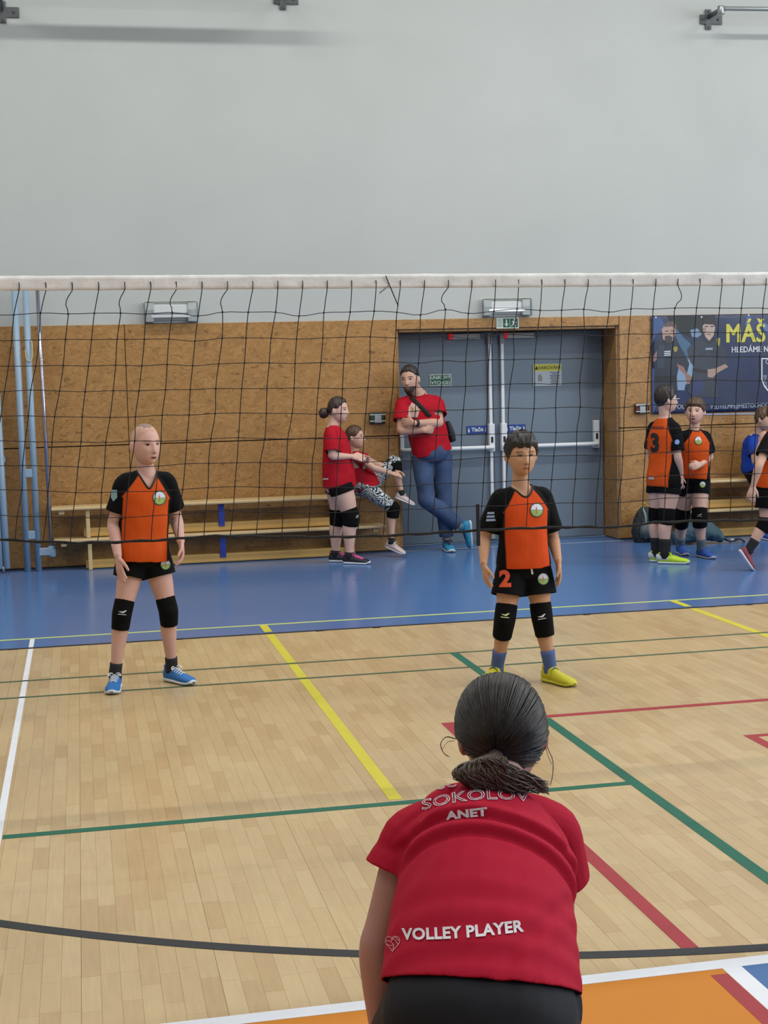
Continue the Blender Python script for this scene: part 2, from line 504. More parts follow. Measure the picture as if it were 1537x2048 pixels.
def court_line(pts, width, material, name='court_line', z=.0012):
    """painted stripe along a polyline on the floor"""
    P = np.array(pts, float); T = np.gradient(P, axis=0); T /= np.linalg.norm(T, axis=1)[:, None]
    Nn = np.stack([-T[:, 1], T[:, 0]], 1)*width/2
    V = []; F = []
    for p, n in zip(P, Nn):
        V += [(*(p+n), z), (*(p-n), z), (*(p+n), z-.0011), (*(p-n), z-.0011)]
    for i in range(len(P)-1):
        a = i*4; F += [(a, a+1, a+5, a+4), (a+2, a+6, a+7, a+3), (a, a+4, a+6, a+2), (a+1, a+3, a+7, a+5)]
    F += [(0, 2, 3, 1), (len(P)*4-4, len(P)*4-3, len(P)*4-1, len(P)*4-2)]
    return mesh_obj(name, V, F, material, floor, smooth=False)

# blue run-off strip with its dark edge profile
v, f = box(x0, x1, WOOD_END+.012, 13.60, -.006, .003); mesh_obj('blue_vinyl_strip', v, f, M_blue, floor, smooth=False)
v, f = box(3.0, 5.235, 13.60, 14.02, -.006, .003); mesh_obj('threshold_vinyl', v, f, M_blue, floor, smooth=False)
v, f = box(x0, x1, WOOD_END-.008, WOOD_END+.014, -.006, .0045); mesh_obj('edge_profile', v, f, mat('dark_rubber', '1f2430', .5), floor, smooth=False)
ZB = .0045
court_line([(x0, 9.866), (x1, 9.866)], .034, M_thin_y, z=ZB)
court_line([(3.0, 13.56), (5.24, 13.54)], .022, mat('paint_pale', 'aab6c4', .5), z=ZB)
court_line([(-.371, 3.76), (-.371, 9.50)], .030, M_line_w); court_line([(-.371, 9.536), (-.371, 9.845)], .030, M_line_w, z=ZB)
for ya, yb in ((5.575, 8.0), (8.045, 8.445), (8.49, 9.50)): court_line([(1.178, ya), (1.178, yb)], .054, M_line_y)
court_line([(1.178, 9.575), (1.178, 9.85)], .054, M_line_y, z=ZB)
for ya, yb in ((3.79, 8.0), (8.045, 8.445), (8.49, 9.50)): court_line([(4.19, ya), (4.19, yb)], .054, M_line_y)
court_line([(4.19, 9.575), (4.19, 9.85)], .054, M_line_y, z=ZB)
court_line([(x0, 8.472), (x1, 8.472)], .030, M_thin_g); court_line([(x0, 8.022), (x1, 8.022)], .030, M_thin_g)
court_line([(-.352, 5.524), (2.15, 5.524)], .048, M_line_g)
for ya, yb in ((3.79, 6.70), (6.765, 8.005), (8.04, 8.46)): court_line([(2.176, ya), (2.176, yb)], .052, M_line_g)
court_line([(1.664, 6.735), (7.5, 6.735)], .048, M_line_r)
court_line([(1.690, 3.86), (1.690, 6.712)], .052, M_line_r)
court_line([(2.940, 6.085), (7.5, 6.085)], .04, M_line_r); court_line([(2.966, 3.79), (2.966, 6.066)], .052, M_line_r)
# black arc that runs out along the white line
cx_, cy_, rr = 2.42, 8.66, 4.88
aa = [R(g) for g in np.linspace(-146, -95.5, 60)]
court_line([(cx_+rr*math.cos(g), cy_+rr*math.sin(g)) for g in aa], .05, M_line_k, z=.0014)
# white outline and painted fields of the mini court
court_line([(x0, 3.7285), (x1, 3.7285)], .056, M_line_w, z=.0016)
court_line([(1.746, y0), (1.746, 3.7005)], .058, M_line_w, z=.0014)
def field(name, xa, xb, ya, yb, m_):
    v, f = box(xa, xb, ya, yb, .0001, .0008); return mesh_obj(name, v, f, m_, floor, smooth=False)
field('orange_field', x0, 1.717, y0, 3.70, M_orange); field('blue_field', 1.775, x1, y0, 3.70, M_bluepaint)
court_line([(1.690, y0), (1.690, 3.665)], .05, M_line_r, z=.0014)

# ---- walls
DX0, DX1, DZ = 2.992, 5.240, 2.125
def wall_with_hole():
    return merge([box(x0, DX0, 13.63, 14.25, 0, hz), box(DX1, x1, 13.63, 14.25, 0, hz), box(DX0, DX1, 13.63, 14.25, DZ, hz), box(DX0, DX1, 14.06, 14.25, 0, DZ)])
wall = mesh_obj('wall_back', *wall_with_hole(), M_plaster, smooth=False); tag(wall, kind='structure')
def osb_panel(xa, xb, ya, yb, za, zb):
    v, f = bevel_box(xa+.003, xb-.003, ya, yb, za+.003, zb-.003, .002, 1); return mesh_obj('osb_panel', v, f, OSB, wall, smooth=False)
ZS = 1.115
for xa, xb in ((-6.0, -4.56), (-4.56, -2.06), (-2.06, .44), (.44, DX0)):
    osb_panel(xa, xb, 13.605, 13.632, .015, ZS); osb_panel(xa, xb, 13.605, 13.632, ZS+.004, 2.222)
for xa, xb in ((DX1, 7.74), (7.74, 10.24), (10.24, 13.0)):
    osb_panel(xa, xb, 13.605, 13.632, .015, ZS); osb_panel(xa, xb, 13.605, 13.632, ZS+.004, 2.222)
osb_panel(DX0, DX1, 13.605, 13.632, DZ, 2.222)
M_gap = mat('panel_joint_dark', '2a1c10', .9)
for xg in (-4.56, -2.06, .44, 7.74, 10.24): mesh_obj('joint_strip', *box(xg-.012, xg+.012, 13.618, 13.631, .015, 2.22), M_gap, wall, smooth=False)
for xa, xb in ((-6.0, DX0), (DX1, 13.0)): mesh_obj('joint_strip', *box(xa, xb, 13.618, 13.631, ZS-.010, ZS+.014), M_gap, wall, smooth=False)
# reveals of the door niche
osb_panel(DX1-.026, DX1, 13.634, 14.04, .01, DZ); osb_panel(DX0, DX0+.026, 13.634, 14.04, .01, DZ)
osb_panel(DX0+.028, DX1-.028, 13.634, 14.04, DZ-.026, DZ)
for k, (xa, xb) in enumerate(((x0, DX0), (DX1, x1))):
    o = mesh_obj('baseboard_back' if k == 0 else 'baseboard_right', *box(xa, xb, 13.596, 13.64, .0031, .016), mat('black_rubber_skirting', '17191d', .6), smooth=False); tag(o, kind='structure')
for nm, b in (('wall_left', box(x0-.2, x0, y0, 14.25, 0, hz)), ('wall_right', box(x1, x1+.2, y0, 14.25, 0, hz)), ('wall_front', box(x0-.2, x1+.2, y0-.2, y0, 0, hz))):
    o = mesh_obj(nm, *b, M_plaster, smooth=False); tag(o, kind='structure')
o = mesh_obj('ceiling', *box(x0-.2, x1+.2, y0-.2, 14.25, hz, hz+.15), M_ceiling, smooth=False); tag(o, kind='structure')
# glazing band of the side wall the daylight comes through
M_frame = mat('window_frame_white', 'cfd2d4', .5)
for k in range(5):
    ya = -4.5+k*2.8
    w_ = empty('window_%d' % (k+1), (x1, ya, 2.9)); tag(w_, kind='structure')
    mesh_obj('window_frame', *merge([box(x1-.05, x1-.005, ya, ya+2.8, 2.9, 2.98), box(x1-.05, x1-.005, ya, ya+2.8, 6.3, 6.38), box(x1-.05, x1-.005, ya, ya+.07, 2.98, 6.3), box(x1-.05, x1-.005, ya+2.73, ya+2.8, 2.98, 6.3)]), M_frame, w_, smooth=False)
    mesh_obj('pane', *box(x1-.03, x1-.02, ya+.07, ya+2.73, 2.98, 6.3), mat('window_pane', 'c8d6e0', .1), w_, smooth=False)
# ceiling luminaires above the court
ORD = ['first', 'second', 'third', 'fourth']
for gi, gy in enumerate(LAMP_ROWS):
    for gj, gx in enumerate(LAMP_XS):
        t = empty('ceiling_lamp', (gx, gy, 6.92))
        tag(t, 'long white ceiling luminaire, %s row from the door wall, %s from the left' % (ORD[gi], ORD[gj]), 'lamp', 'ceiling luminaires of the hall')
        mesh_obj('housing', *bevel_box(gx-1.25, gx+1.25, gy-.14, gy+.14, 6.93, 7.03, .01), mat('lamp_white', 'd8d8d4', .5), t, smooth=False)
        for s in (-1, 1): mesh_obj('hanger', *tube([(gx+s, gy, 7.02), (gx+s, gy, 7.40)], [.006, .006], seg=6), mat('steel_dull', '7d8286', .4, .8), t)

# ================================================================ DOOR
M_door = mat('door_blue_grey', '6b7987', .42, var=(2, .03)); M_white = mat('white_powder_coat', 'dadee2', .35)
M_greyp = mat('grey_plastic', '8d9194', .5); M_black = mat('black_plastic', '16171a', .45); M_red = mat('red_plastic', 'c0202c', .4)
door = empty('door_1', (4.1, 14.0, 0)); tag(door, kind='structure')
YD = 14.0
for xa, xb in ((3.022, 4.078), (4.084, 5.21)):
    leaf = mesh_obj('door_leaf', *bevel_box(xa, xb, YD, YD+.05, .012, 2.094, .004, 1), M_door, door, smooth=False)
mesh_obj('door_frame', *merge([box(3.02, 5.212, YD+.002, YD+.055, 2.094, 2.10)]), mat('door_frame_grey', '56626e', .5), door, smooth=False)
mesh_obj('rebate_strip', *box(4.055, 4.105, YD-.008, YD+.004, .02, 2.08), mat('door_strip', '5e6b78', .45), door, smooth=False)
for xr in (4.020, 4.148):
    mesh_obj('panic_rod', *merge([bevel_box(xr-.016, xr+.016, YD-.035, YD, .10, 2.0, .005, 1)]), M_white, door, smooth=False)
    mesh_obj('rod_guide', *merge([bevel_box(xr-.024, xr+.024, YD-.04, YD, 1.98, 2.085, .004, 1), bevel_box(xr-.024, xr+.024, YD-.04, YD, .03, .11, .004, 1)]), M_greyp, door, smooth=False)
    lk = mesh_obj('lock_case', *bevel_box(xr-.030, xr+.030, YD-.06, YD, .91, 1.19, .008), M_white, door, smooth=False)
    mesh_obj('keyhole', *bevel_box(xr-.012, xr+.012, YD-.064, YD-.055, 1.0, 1.06, .004), M_black, lk, smooth=False)
lk = mesh_obj('lock_case', *bevel_box(5.092, 5.152, YD-.06, YD, .91, 1.19, .008), M_white, door, smooth=False)
mesh_obj('keyhole', *bevel_box(5.110, 5.134, YD-.064, YD-.055, 1.0, 1.06, .004), M_black, lk, smooth=False)
lk = mesh_obj('lock_case', *bevel_box(3.06, 3.12, YD-.06, YD, .91, 1.19, .008), M_white, door, smooth=False)
for xa, xb in ((3.09, 4.02), (4.148, 5.12)):
    mesh_obj('push_bar', *tube([(xa, YD-.085, .955), (xb, YD-.085, .955)], [.021, .021], seg=14), M_white, door)
    for xe in (xa, xb): mesh_obj('bar_bracket', *tube([(xe, YD-.085, .955), (xe, YD-.02, .955)], [.022, .024], seg=10), M_white, door)
for xa, xb, s in ((3.635, 3.915, -1), (4.20, 4.475, 1)):
    c = mesh_obj('door_closer', *bevel_box(xa, xb, YD-.055, YD, 2.03, 2.086, .006), mat('closer_silver', 'bdbdb8', .45), door, smooth=False)
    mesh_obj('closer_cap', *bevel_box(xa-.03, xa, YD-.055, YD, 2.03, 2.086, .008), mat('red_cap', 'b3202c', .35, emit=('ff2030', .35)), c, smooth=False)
    mesh_obj('closer_arm', *tube([(xb, YD-.03, 2.082), (xb+.10, YD-.06, 2.09)], [.008, .008], seg=8), mat('steel_dull', '7d8286', .4, .8), c)

def sign(name, xa, xb, za, zb, Y, m_, label, cat='sign', group=None):
    s = mesh_obj(name, *bevel_box(xa, xb, Y-.004, Y, za, zb, .001, 1), m_, smooth=False, origin=((xa+xb)/2, Y, za))
    return tag(s, label, cat, group)
def on_wall(name, V2, F, cx, cz, Y, m_, parent):
    V = [(cx+u, Y, cz+v_) for u, v_ in V2]; return mesh_obj(name, V, F, m_, parent, smooth=False)
M_sgreen = mat('sign_green', '0f5a40', .4); M_swhite = mat('sign_white', 'd3d9d6', .4); M_sblue = mat('sign_blue', '1d3f86', .4); M_syellow = mat('sign_yellow', 'b9b437', .4)
YS = YD-.0045
s = sign('escape_sign', 3.405, 3.625, 1.578, 1.692, YS, M_swhite, 'green and white escape route sign on the left door leaf')
on_wall('green_field', *poly2d([(-.103, -.050), (.103, -.050), (.103, .050), (-.103, .050)]), 3.515, 1.635, YS-.0045, M_sgreen, s)
on_wall('lettering', *text_mesh('ÚNIKOVÝ', .046, .0008), 3.515, 1.659, YS-.0052, M_swhite, s)
on_wall('lettering', *text_mesh('VÝCHOD', .046, .0008), 3.515, 1.607, YS-.0052, M_swhite, s)
s = sign('warning_sign', 4.472, 4.772, 1.548, 1.770, YS, mat('sign_paper', 'a9b2ba', .5), 'white warning sign with yellow heading on the right door leaf')
on_wall('heading_band', *poly2d([(-.146, -.034), (.146, -.034), (.146, .034), (-.146, .034)]), 4.622, 1.732, YS-.0045, M_syellow, s)
on_wall('lettering', *text_mesh('VAROVÁNÍ', .046, .0008), 4.645, 1.730, YS-.0052, M_black, s)
on_wall('triangle', *poly2d([(-.022, -.018), (.022, -.018), (0, .02)]), 4.510, 1.732, YS-.0052, M_black, s)
for r_ in range(8):
    wd = (.10, .06, .11, .09, .11, .07, .10, .08)[r_]
    on_wall('text_row', *poly2d([(-wd/2, -.004), (wd/2, -.004), (wd/2, .004), (-wd/2, .004)]), 4.70, 1.682-r_*.0155, YS-.0048, mat('ink_grey', '4b5560', .6), s)
on_wall('pictogram', *poly2d([(-.02, -.04), (.02, -.04), (.024, 0), (.01, .03), (-.012, .035), (-.024, 0)]), 4.545, 1.635, YS-.0048, mat('ink_pale', '87827c', .6), s)
for xa, xb, wh in ((3.775, 3.990, 'left'), (4.170, 4.385, 'right')):
    s = sign('push_sign', xa, xb, 1.092, 1.172, YS-.001, M_sblue, 'small blue push sign beside the %s vertical rod of the doors' % wh)
    cx = (xa+xb)/2
    on_wall('lettering', *text_mesh('Tlačit', .052, .0012), cx, 1.132, YS-.0062, M_swhite, s)
    for sg in (-1, 1):
        on_wall('hand_symbol', *poly2d([(-.007, -.024), (.007, -.024), (.008, 0), (.004, .006), (.003, .022), (-.003, .022), (-.004, .006), (-.008, 0)]), cx+sg*.088, 1.132, YS-.0062, M_swhite, s)

# exit sign above the door
YE = 13.604
s = sign('exit_sign', 3.985, 4.210, 2.118, 2.222, YE, M_swhite, 'green pictogram exit sign with arrow and running figure above the doors')
for xa, xb in ((4.052, 4.118), (4.122, 4.200)): on_wall('green_field', *poly2d([(xa-4.1, -.044), (xb-4.1, -.044), (xb-4.1, .044), (xa-4.1, .044)]), 4.1, 2.170, YE-.0046, M_sgreen, s)
on_wall('door_symbol', *poly2d([(-.022, -.042), (.022, -.042), (.022, .042), (-.022, .042)]), 4.020, 2.170, YE-.0046, mat('sign_pale_green', 'a9c3b4', .4), s)
on_wall('arrow', np.array([(-.007, .034), (.007, .034), (.007, -.008), (-.007, -.008), (-.022, -.006), (0, -.036), (.022, -.006)]), [(0, 1, 2, 3), (4, 5, 6)], 4.085, 2.170, YE-.0052, M_swhite, s)
man_v = [(-.022, .020), (-.006, .026), (.010, .020), (.022, .008), (.018, .003), (.006, .012), (.002, -.004), (.014, -.020), (.012, -.038), (.004, -.038), (.004, -.022), (-.008, -.010), (-.014, -.022), (-.032, -.030), (-.034, -.023), (-.020, -.016), (-.012, .010), (-.020, .012)]
on_wall('running_figure', *poly2d(man_v), 4.164, 2.166, YE-.0052, M_swhite, s)
v2, f2 = disc2d(.009, 14, 1); on_wall('figure_head', v2, f2, 4.168, 2.203, YE-.0052, M_swhite, s)

# emergency wall lamps with clear covers
def wall_lamp(xa, xb, za, zb, label, glow):
    Y = 13.63; t = empty('emergency_lamp', ((xa+xb)/2, Y, za)); tag(t, label, 'lamp', 'emergency wall lamps')
    mesh_obj('back_plate', *bevel_box(xa, xb, Y-.012, Y-.001, za, zb, .003), mat('lamp_plate', 'e6eaea', .4), t, smooth=False)
    mesh_obj('gear_tray', *bevel_box(xa+.06, xb-.06, Y-.045, Y-.012, za+.085, zb-.03, .004), mat('lamp_tray', 'e2e7e8', .3), t, smooth=False)
    mesh_obj('fluorescent_tube', *tube([(xa+.07, Y-.05, za+.062), (xb-.07, Y-.05, za+.062)], [.014, .014], seg=12), mat('tube_' + glow, 'e6ecee', .3, emit=('f2f6f8', .9 if glow == 'lit' else .25)), t)
    for xe in (xa+.05, xb-.05): mesh_obj('end_cap', *bevel_box(xe-.04, xe+.04, Y-.06, Y-.012, za+.01, zb-.01, .004), mat('lamp_cap', 'bcc3c4', .45), t, smooth=False)
    mesh_obj('reflector', *box(xa+.09, xb-.09, Y-.03, Y-.012, za+.02, za+.045), mat('lamp_reflector', '8d9496', .3), t, smooth=False)
    mesh_obj('clear_cover', *bevel_box(xa, xb, Y-.10, Y-.011, za, zb, .012), GLASS, t, smooth=False)
wall_lamp(.622, 1.112, 2.226, 2.418, 'clear-covered emergency lamp on the wall above the left bench', 'dim')
wall_lamp(3.842, 4.330, 2.232, 2.402, 'clear-covered emergency lamp above the exit sign', 'lit')

# push-button boxes on the panels
def button_box(xa, xb, za, zb, frame_col, label):
    Y = 13.604; t = empty('alarm_button_box', ((xa+xb)/2, Y, za)); tag(t, label, 'alarm box', 'alarm button boxes on the wall')
    cx, cz = (xa+xb)/2, (za+zb)/2
    mesh_obj('housing', *bevel_box(xa+.012, xb-.012, Y-.03, Y, za+.006, zb-.006, .004), mat('box_'+frame_col, frame_col, .5), t, smooth=False)
    mesh_obj('label_plate', *box(xa+.055, xb-.035, Y-.034, Y-.030, cz-.022, cz+.025), mat('label_white', 'd5dbe2', .5), t, smooth=False)
    mesh_obj('lower_strip', *box(xa+.055, xb-.03, Y-.034, Y-.030, za+.010, za+.024), mat('label_white', 'd5dbe2', .5), t, smooth=False)
    mesh_obj('clear_cover', *bevel_box(xa, xb, Y-.055, Y-.001, za, zb, .008), GLASS, t, smooth=False)
    for z_ in (zb-.012, cz+.032, cz-.028): mesh_obj('cover_rib', *bevel_box(xa, xb, Y-.062, Y-.054, z_-.004, z_+.004, .002, 1), mat('rib_white', 'c9d2d0', .3), t, smooth=False)
button_box(2.702, 2.855, 1.235, 1.350, '2f4a3e', 'small alarm box with green parts under clear cover left of the man')
button_box(5.385, 5.530, 1.250, 1.358, '5a2328', 'small alarm box with dark red parts under clear cover right of the doors')

# ================================================================ BANNER
banner = empty('banner', (6.9, 13.59, 1.24)); tag(banner, 'dark blue recruitment banner with two uniformed figures and yellow heading', 'banner')
BX0, BX1, BZ0, BZ1 = 5.570, 8.55, 1.245, 2.215
YB = 13.594
nx, nz = 90, 30
Vb = []; Fb = []
def ybn(x, z): return YB-.006-.003*math.sin(x*6.1+z*2)*math.sin(z*4.3+1)-.0008*math.sin(x*17)
for i in range(nx+1):
    for j in range(nz+1):
        x = BX0+(BX1-BX0)*i/nx; z = BZ0+(BZ1-BZ0)*j/nz; Vb.append((x, ybn(x, z), z))
for i in range(nx):
    for j in range(nz):
        a_ = i*(nz+1)+j; Fb.append((a_, a_+nz+1, a_+nz+2, a_+1))
cloth = mesh_obj('banner_cloth', Vb, Fb, mat('banner_navy', '17264c', .38, var=(2.5, .25), coat=.1), banner)
sm = cloth.modifiers.new('thickness', 'SOLIDIFY'); sm.thickness = .0015; sm.offset = -1
lay = [0]
def on_banner(name, pts, colr, F=None, maxlen=.06, rough=.4):
    """flat print on the banner cloth, pts in metres from its upper left corner (x right, z down)"""
    lay[0] += 1
    V2, F2 = (np.array(pts, float), F) if F else poly2d(pts)
    V2, F2 = subdivide2d(V2, F2, maxlen)
    V = [(BX0+u, ybn(BX0+u, BZ1-w_)-.0026-.00007*lay[0], BZ1-w_) for u, w_ in V2]
    return mesh_obj(name, V, F2, mat('print_'+colr, colr, rough), banner, smooth=True)
K = 1537/257.0
def bp(*pts):
    """pixel corners read off the photograph -> banner metres"""
    out = []
    for a_, b_ in pts:
        q = at(1280+a_/K, 620+b_/K, YB); out.append((q[0]-BX0, BZ1-q[2]))
    return out
on_banner('print_foliage', bp((330, 72), (900, 66), (900, 300), (620, 330), (430, 230)), '1d2426')
on_banner('print_beam', bp((145, 75), (250, 100), (300, 180), (330, 230), (190, 290), (145, 400)), '38517f')  # light streaks on the rippled cloth, painted as lighter blue shapes
on_banner('print_beam', bp((430, 210), (520, 330), (640, 430), (640, 560), (560, 600), (430, 330)), '43617f')
on_banner('print_beam', bp((1275, 62), (1330, 70), (1300, 170), (1250, 190)), '3a5488')
on_banner('print_beam', bp((1375, 85), (1537, 180), (1537, 300), (1420, 160)), '4a6698')
on_banner('print_car', bp((430, 690), (660, 540), (670, 740), (540, 900), (530, 960), (450, 960)), '7d97b4')
on_banner('print_car', bp((600, 240), (690, 220), (740, 290), (690, 330), (620, 320)), '6f87a3')
on_banner('print_tent', bp((145, 700), (220, 700), (260, 1000), (150, 1260)), '2c4479')
# left officer
on_banner('print_uniform', bp((180, 380), (270, 345), (420, 370), (520, 500), (590, 640), (560, 760), (470, 650), (440, 800), (450, 1040), (170, 1040), (175, 720), (160, 560)), '222a3a')
on_banner('print_arm', bp((440, 640), (520, 680), (560, 760), (640, 810), (610, 880), (560, 890), (540, 780), (460, 700)), '8d6a60')
on_banner('print_arm', bp((160, 560), (205, 480), (200, 600), (160, 620)), '8d6a60')
on_banner('print_face', bp((262, 230), (300, 180), (420, 190), (430, 280), (390, 370), (330, 395), (275, 350)), 'a98c82')
on_banner('print_beard', bp((300, 310), (360, 305), (395, 330), (375, 385), (330, 395), (295, 370)), '3d2f2c')
on_banner('print_hair', bp((285, 180), (330, 140), (400, 135), (445, 200), (430, 225), (380, 195), (300, 205)), '5a4a46')
on_banner('print_patch', bp((400, 450), (425, 432), (452, 450), (445, 490), (420, 505), (402, 480)), '938a3a')
for k_ in range(3): on_banner('print_badge', bp((290, 492+k_*22), (366, 488+k_*22), (366, 500+k_*22), (290, 504+k_*22)), 'c9cfd6')
# right officer
on_banner('print_uniform', bp((560, 480), (640, 370), (760, 340), (900, 350), (1010, 440), (1065, 640), (930, 700), (900, 760), (940, 1040), (620, 1040), (560, 960), (660, 700), (600, 620)), '2c3442')
on_banner('print_arm', bp((810, 710), (900, 700), (1020, 645), (1058, 680), (930, 750), (870, 810), (810, 800)), 'a0867c')
on_banner('print_face', bp((748, 180), (800, 140), (880, 150), (900, 210), (880, 310), (830, 370), (780, 320), (752, 250)), 'b09a92')
on_banner('print_hair', bp((748, 190), (752, 120), (810, 82), (880, 95), (905, 150), (900, 210), (880, 175), (770, 170)), '2c2524')
on_banner('print_patch', bp((915, 340), (960, 335), (955, 400), (945, 440), (920, 385)), '9c963e')
on_banner('print_badge', bp((785, 455), (870, 450), (870, 475), (785, 478)), '8b98a8')
on_banner('print_leg', bp((640, 830), (740, 820), (770, 900), (730, 1000), (640, 1040), (600, 960)), '2b3560')
for pts in ([(300, 250), (345, 245), (345, 256), (300, 262)], [(372, 244), (412, 244), (412, 256), (372, 256)]): on_banner('print_brow', bp(*pts), '4a3a36')
for pts in ([(772, 192), (815, 192), (815, 203), (772, 203)], [(840, 192), (882, 190), (882, 202), (840, 203)]): on_banner('print_brow', bp(*pts), '2a2220')
on_banner('print_mouth', bp((800, 285), (850, 285), (845, 298), (805, 298)), '7d5c58')
on_banner('print_shade', bp((752, 210), (790, 215), (785, 300), (780, 320), (752, 250)), '8f7a74')
on_banner('print_pocket', bp((700, 490), (800, 490), (800, 560), (700, 560)), '242c3a'); on_banner('print_pocket', bp((850, 490), (950, 488), (955, 555), (850, 560)), '242c3a')
on_banner('print_belt', bp((640, 690), (810, 720), (810, 760), (640, 740)), '14181f'); on_banner('print_belt', bp((175, 790), (440, 780), (440, 840), (172, 850)), '141922')
on_banner('print_vest', bp((215, 430), (285, 410), (290, 700), (200, 700)), '2e3a4d'); on_banner('print_collar', bp((275, 350), (330, 395), (390, 370), (420, 400), (300, 420)), '161b26')
on_banner('print_collar', bp((760, 335), (825, 385), (880, 320), (900, 360), (830, 410), (750, 370)), '1d2430')
def banner_text(body, size, px0, py0, colr, bold=0.0, align='LEFT', space=1.0, sx=1.0):
    V2, F2 = text_mesh(body, size, 0, align=align, space=space); V2 = V2*[sx, 1]
    if bold: V2, F2 = np.vstack([V2, V2+[bold*2, 0], V2+[bold, bold*.6]]), F2+[tuple(i+len(V2) for i in q) for q in F2]+[tuple(i+2*len(V2) for i in q) for q in F2]
    (u, w_), = bp((px0, py0))
    lay[0] += 1
    V2, F2 = subdivide2d(V2, F2, .05)
    V = [(BX0+u+a_, ybn(BX0+u+a_, BZ1-w_+b_)-.0028-.00007*lay[0], BZ1-w_+b_) for a_, b_ in V2]
    return mesh_obj('lettering', V, F2, mat('print_'+colr, colr, .4), banner, smooth=True)
banner_text('MÁŠ', .262, 1012, 295, 'c9c350', .0075, space=1.06, sx=.84)
banner_text('HLEDÁME NOVÉ', .082, 1090, 480, 'd8dde6', .0022, sx=.86, space=1.06)
banner_text('VELITELMP@MESTOCHODOV.CZ', .062, 840, 1160, 'aab6d0', 0, space=1.0, sx=.86)
banner_text('POLICIE', .062, 405, 1160, 'd8dde6', .0006)
sh_ = bp((1450, 575), (1537, 575))
for pts in ([(1450, 575), (1760, 575), (1760, 588), (1463, 588)], [(1450, 575), (1463, 588), (1463, 830), (1450, 830)], [(1450, 830), (1463, 828), (1490, 900), (1480, 915)], [(1480, 915), (1490, 900), (1545, 965), (1537, 985)], [(1537, 985), (1545, 965), (1605, 1000), (1605, 1020)]):
    on_banner('crest_outline', bp(*pts), 'd8dde6')
    if pts[0] != (1450, 575) or pts[1] != (1760, 575): on_banner('crest_outline', bp(*[(3210-a_, b_) for a_, b_ in pts][::-1]), 'd8dde6')
banner_text('C', .066, 1494, 622, 'd8dde6', .001)
for ch, (a_, b_) in zip('MĚST', ((1478, 800), (1486, 850), (1500, 898), (1526, 935))): banner_text(ch, .052, a_-8, b_, 'd8dde6', .0004)
on_banner('hem_strip', bp((760, 1240), (1537, 1228), (1900, 1222), (1900, 1236), (1537, 1243), (760, 1256)), '8fa0c0')
for a_, b_ in ((735, 85), (190, 88), (1300, 62)):
    v2, f2 = disc2d(.009, 12, 1); (u, w_), = bp((a_, b_)); on_banner('eyelet', [(u+p[0], w_+p[1]) for p in v2], 'c7ccd2', f2)

# ================================================================ BENCHES
M_bench = mat('bench_pine', 'c49c58', .42, var=(5, .08), bump=(25, .05)); M_bench2 = mat('bench_edge', 'cbb183', .42, var=(6, .05)); M_bblue = mat('bracket_blue', '2a3f9a', .45)
def bench(xa, xb, zb, label, group, joint):
    t = empty('gym_bench', (xa, 13.42, zb)); tag(t, label, 'bench', group)
    ya, yb = 13.300, 13.560
    mesh_obj('seat', *bevel_box(xa, xb, ya, yb, zb+.262, zb+.290, .009), M_bench2, t, smooth=False)
    mesh_obj('lower_beam', *bevel_box(xa+.28, xb-.28, 13.395, 13.475, zb+.006, zb+.086, .010), M_bench, t, smooth=False)
    n_ = 0
    for xl in (xa+.32, (xa+xb)/2, xb-.32):
        if n_ == 1: mesh_obj('centre_bracket', *bevel_box(xl-.028, xl+.028, 13.385, 13.40, zb+.05, zb+.262, .004), M_bblue, t, smooth=False)
        else: mesh_obj('leg', *bevel_box(xl-.018, xl+.018, 13.335, 13.535, zb, zb+.262, .006), M_bench2, t, smooth=False)
        n_ += 1
    for xe in (xa+.09, xb-.09): mesh_obj('hook_block', *bevel_box(xe-.025, xe+.025, 13.33, 13.40, zb+.225, zb+.262, .005), M_bench2, t, smooth=False)
    return t
bench(-.278, 2.78, .003, 'pine gym bench on the floor, lower of the two stacked at the left', 'stacked gym benches', 1.3)
bench(-.285, 2.78, .293+.001, 'pine gym bench stacked on top of another at the left', 'stacked gym benches', 1.3)
bench(5.62, 8.6, .003, 'pine gym bench on the floor, lower of the two below the banner', 'stacked gym benches', 7)
bench(5.62, 8.6, .293+.001, 'pine gym bench stacked on top of another below the banner', 'stacked gym benches', 7)

# ================================================================ POSTS STORED AT THE WALL
M_post = mat('post_blue_grey', '8ba3b8', .35, var=(4, .03)); M_chrome = mat('chrome_tube', 'a9a6b8', .22, .9)
t = empty('net_post', (-.47, 13.47, 0)); tag(t, 'pair of pale blue steel posts joined by brackets standing against the wall', 'post')
for xp in (-.517, -.421):
    mesh_obj('post_tube', *tube([(xp, 13.45, .003), (xp, 13.45, 2.575)], [.029, .029], seg=20, cap=0), M_post, t)
for zz in (.86, .30): mesh_obj('bracket', *bevel_box(-.50, -.435, 13.425, 13.475, zz, zz+.075, .005), M_post, t, smooth=False)
mesh_obj('foot_bracket', *bevel_box(-.41, -.275, 13.42, 13.48, .145, .215, .008), M_post, t, smooth=False)
mesh_obj('socket', *tube([(-.295, 13.45, .135), (-.295, 13.45, .225)], [.035, .035], seg=16, cap=.2), M_post, t)
mesh_obj('strap_loop', *tube([(-.445, 13.415, 2.0), (-.44, 13.41, 1.93), (-.415, 13.41, 1.90), (-.39, 13.41, 1.93), (-.385, 13.415, 2.06), (-.40, 13.43, 2.075)], [.006]*6, seg=8, n=20), mat('strap_cream', 'b9b58c', .7), t)
t = mesh_obj('antenna_pole', *tube([(-.298, 13.45, .225), (-.318, 13.45, 2.56)], [.017, .017], seg=16, cap=0), M_chrome, origin=(-.298, 13.45, .22)); tag(t, 'slim shiny steel tube upright in the bracket beside the blue posts', 'pole')
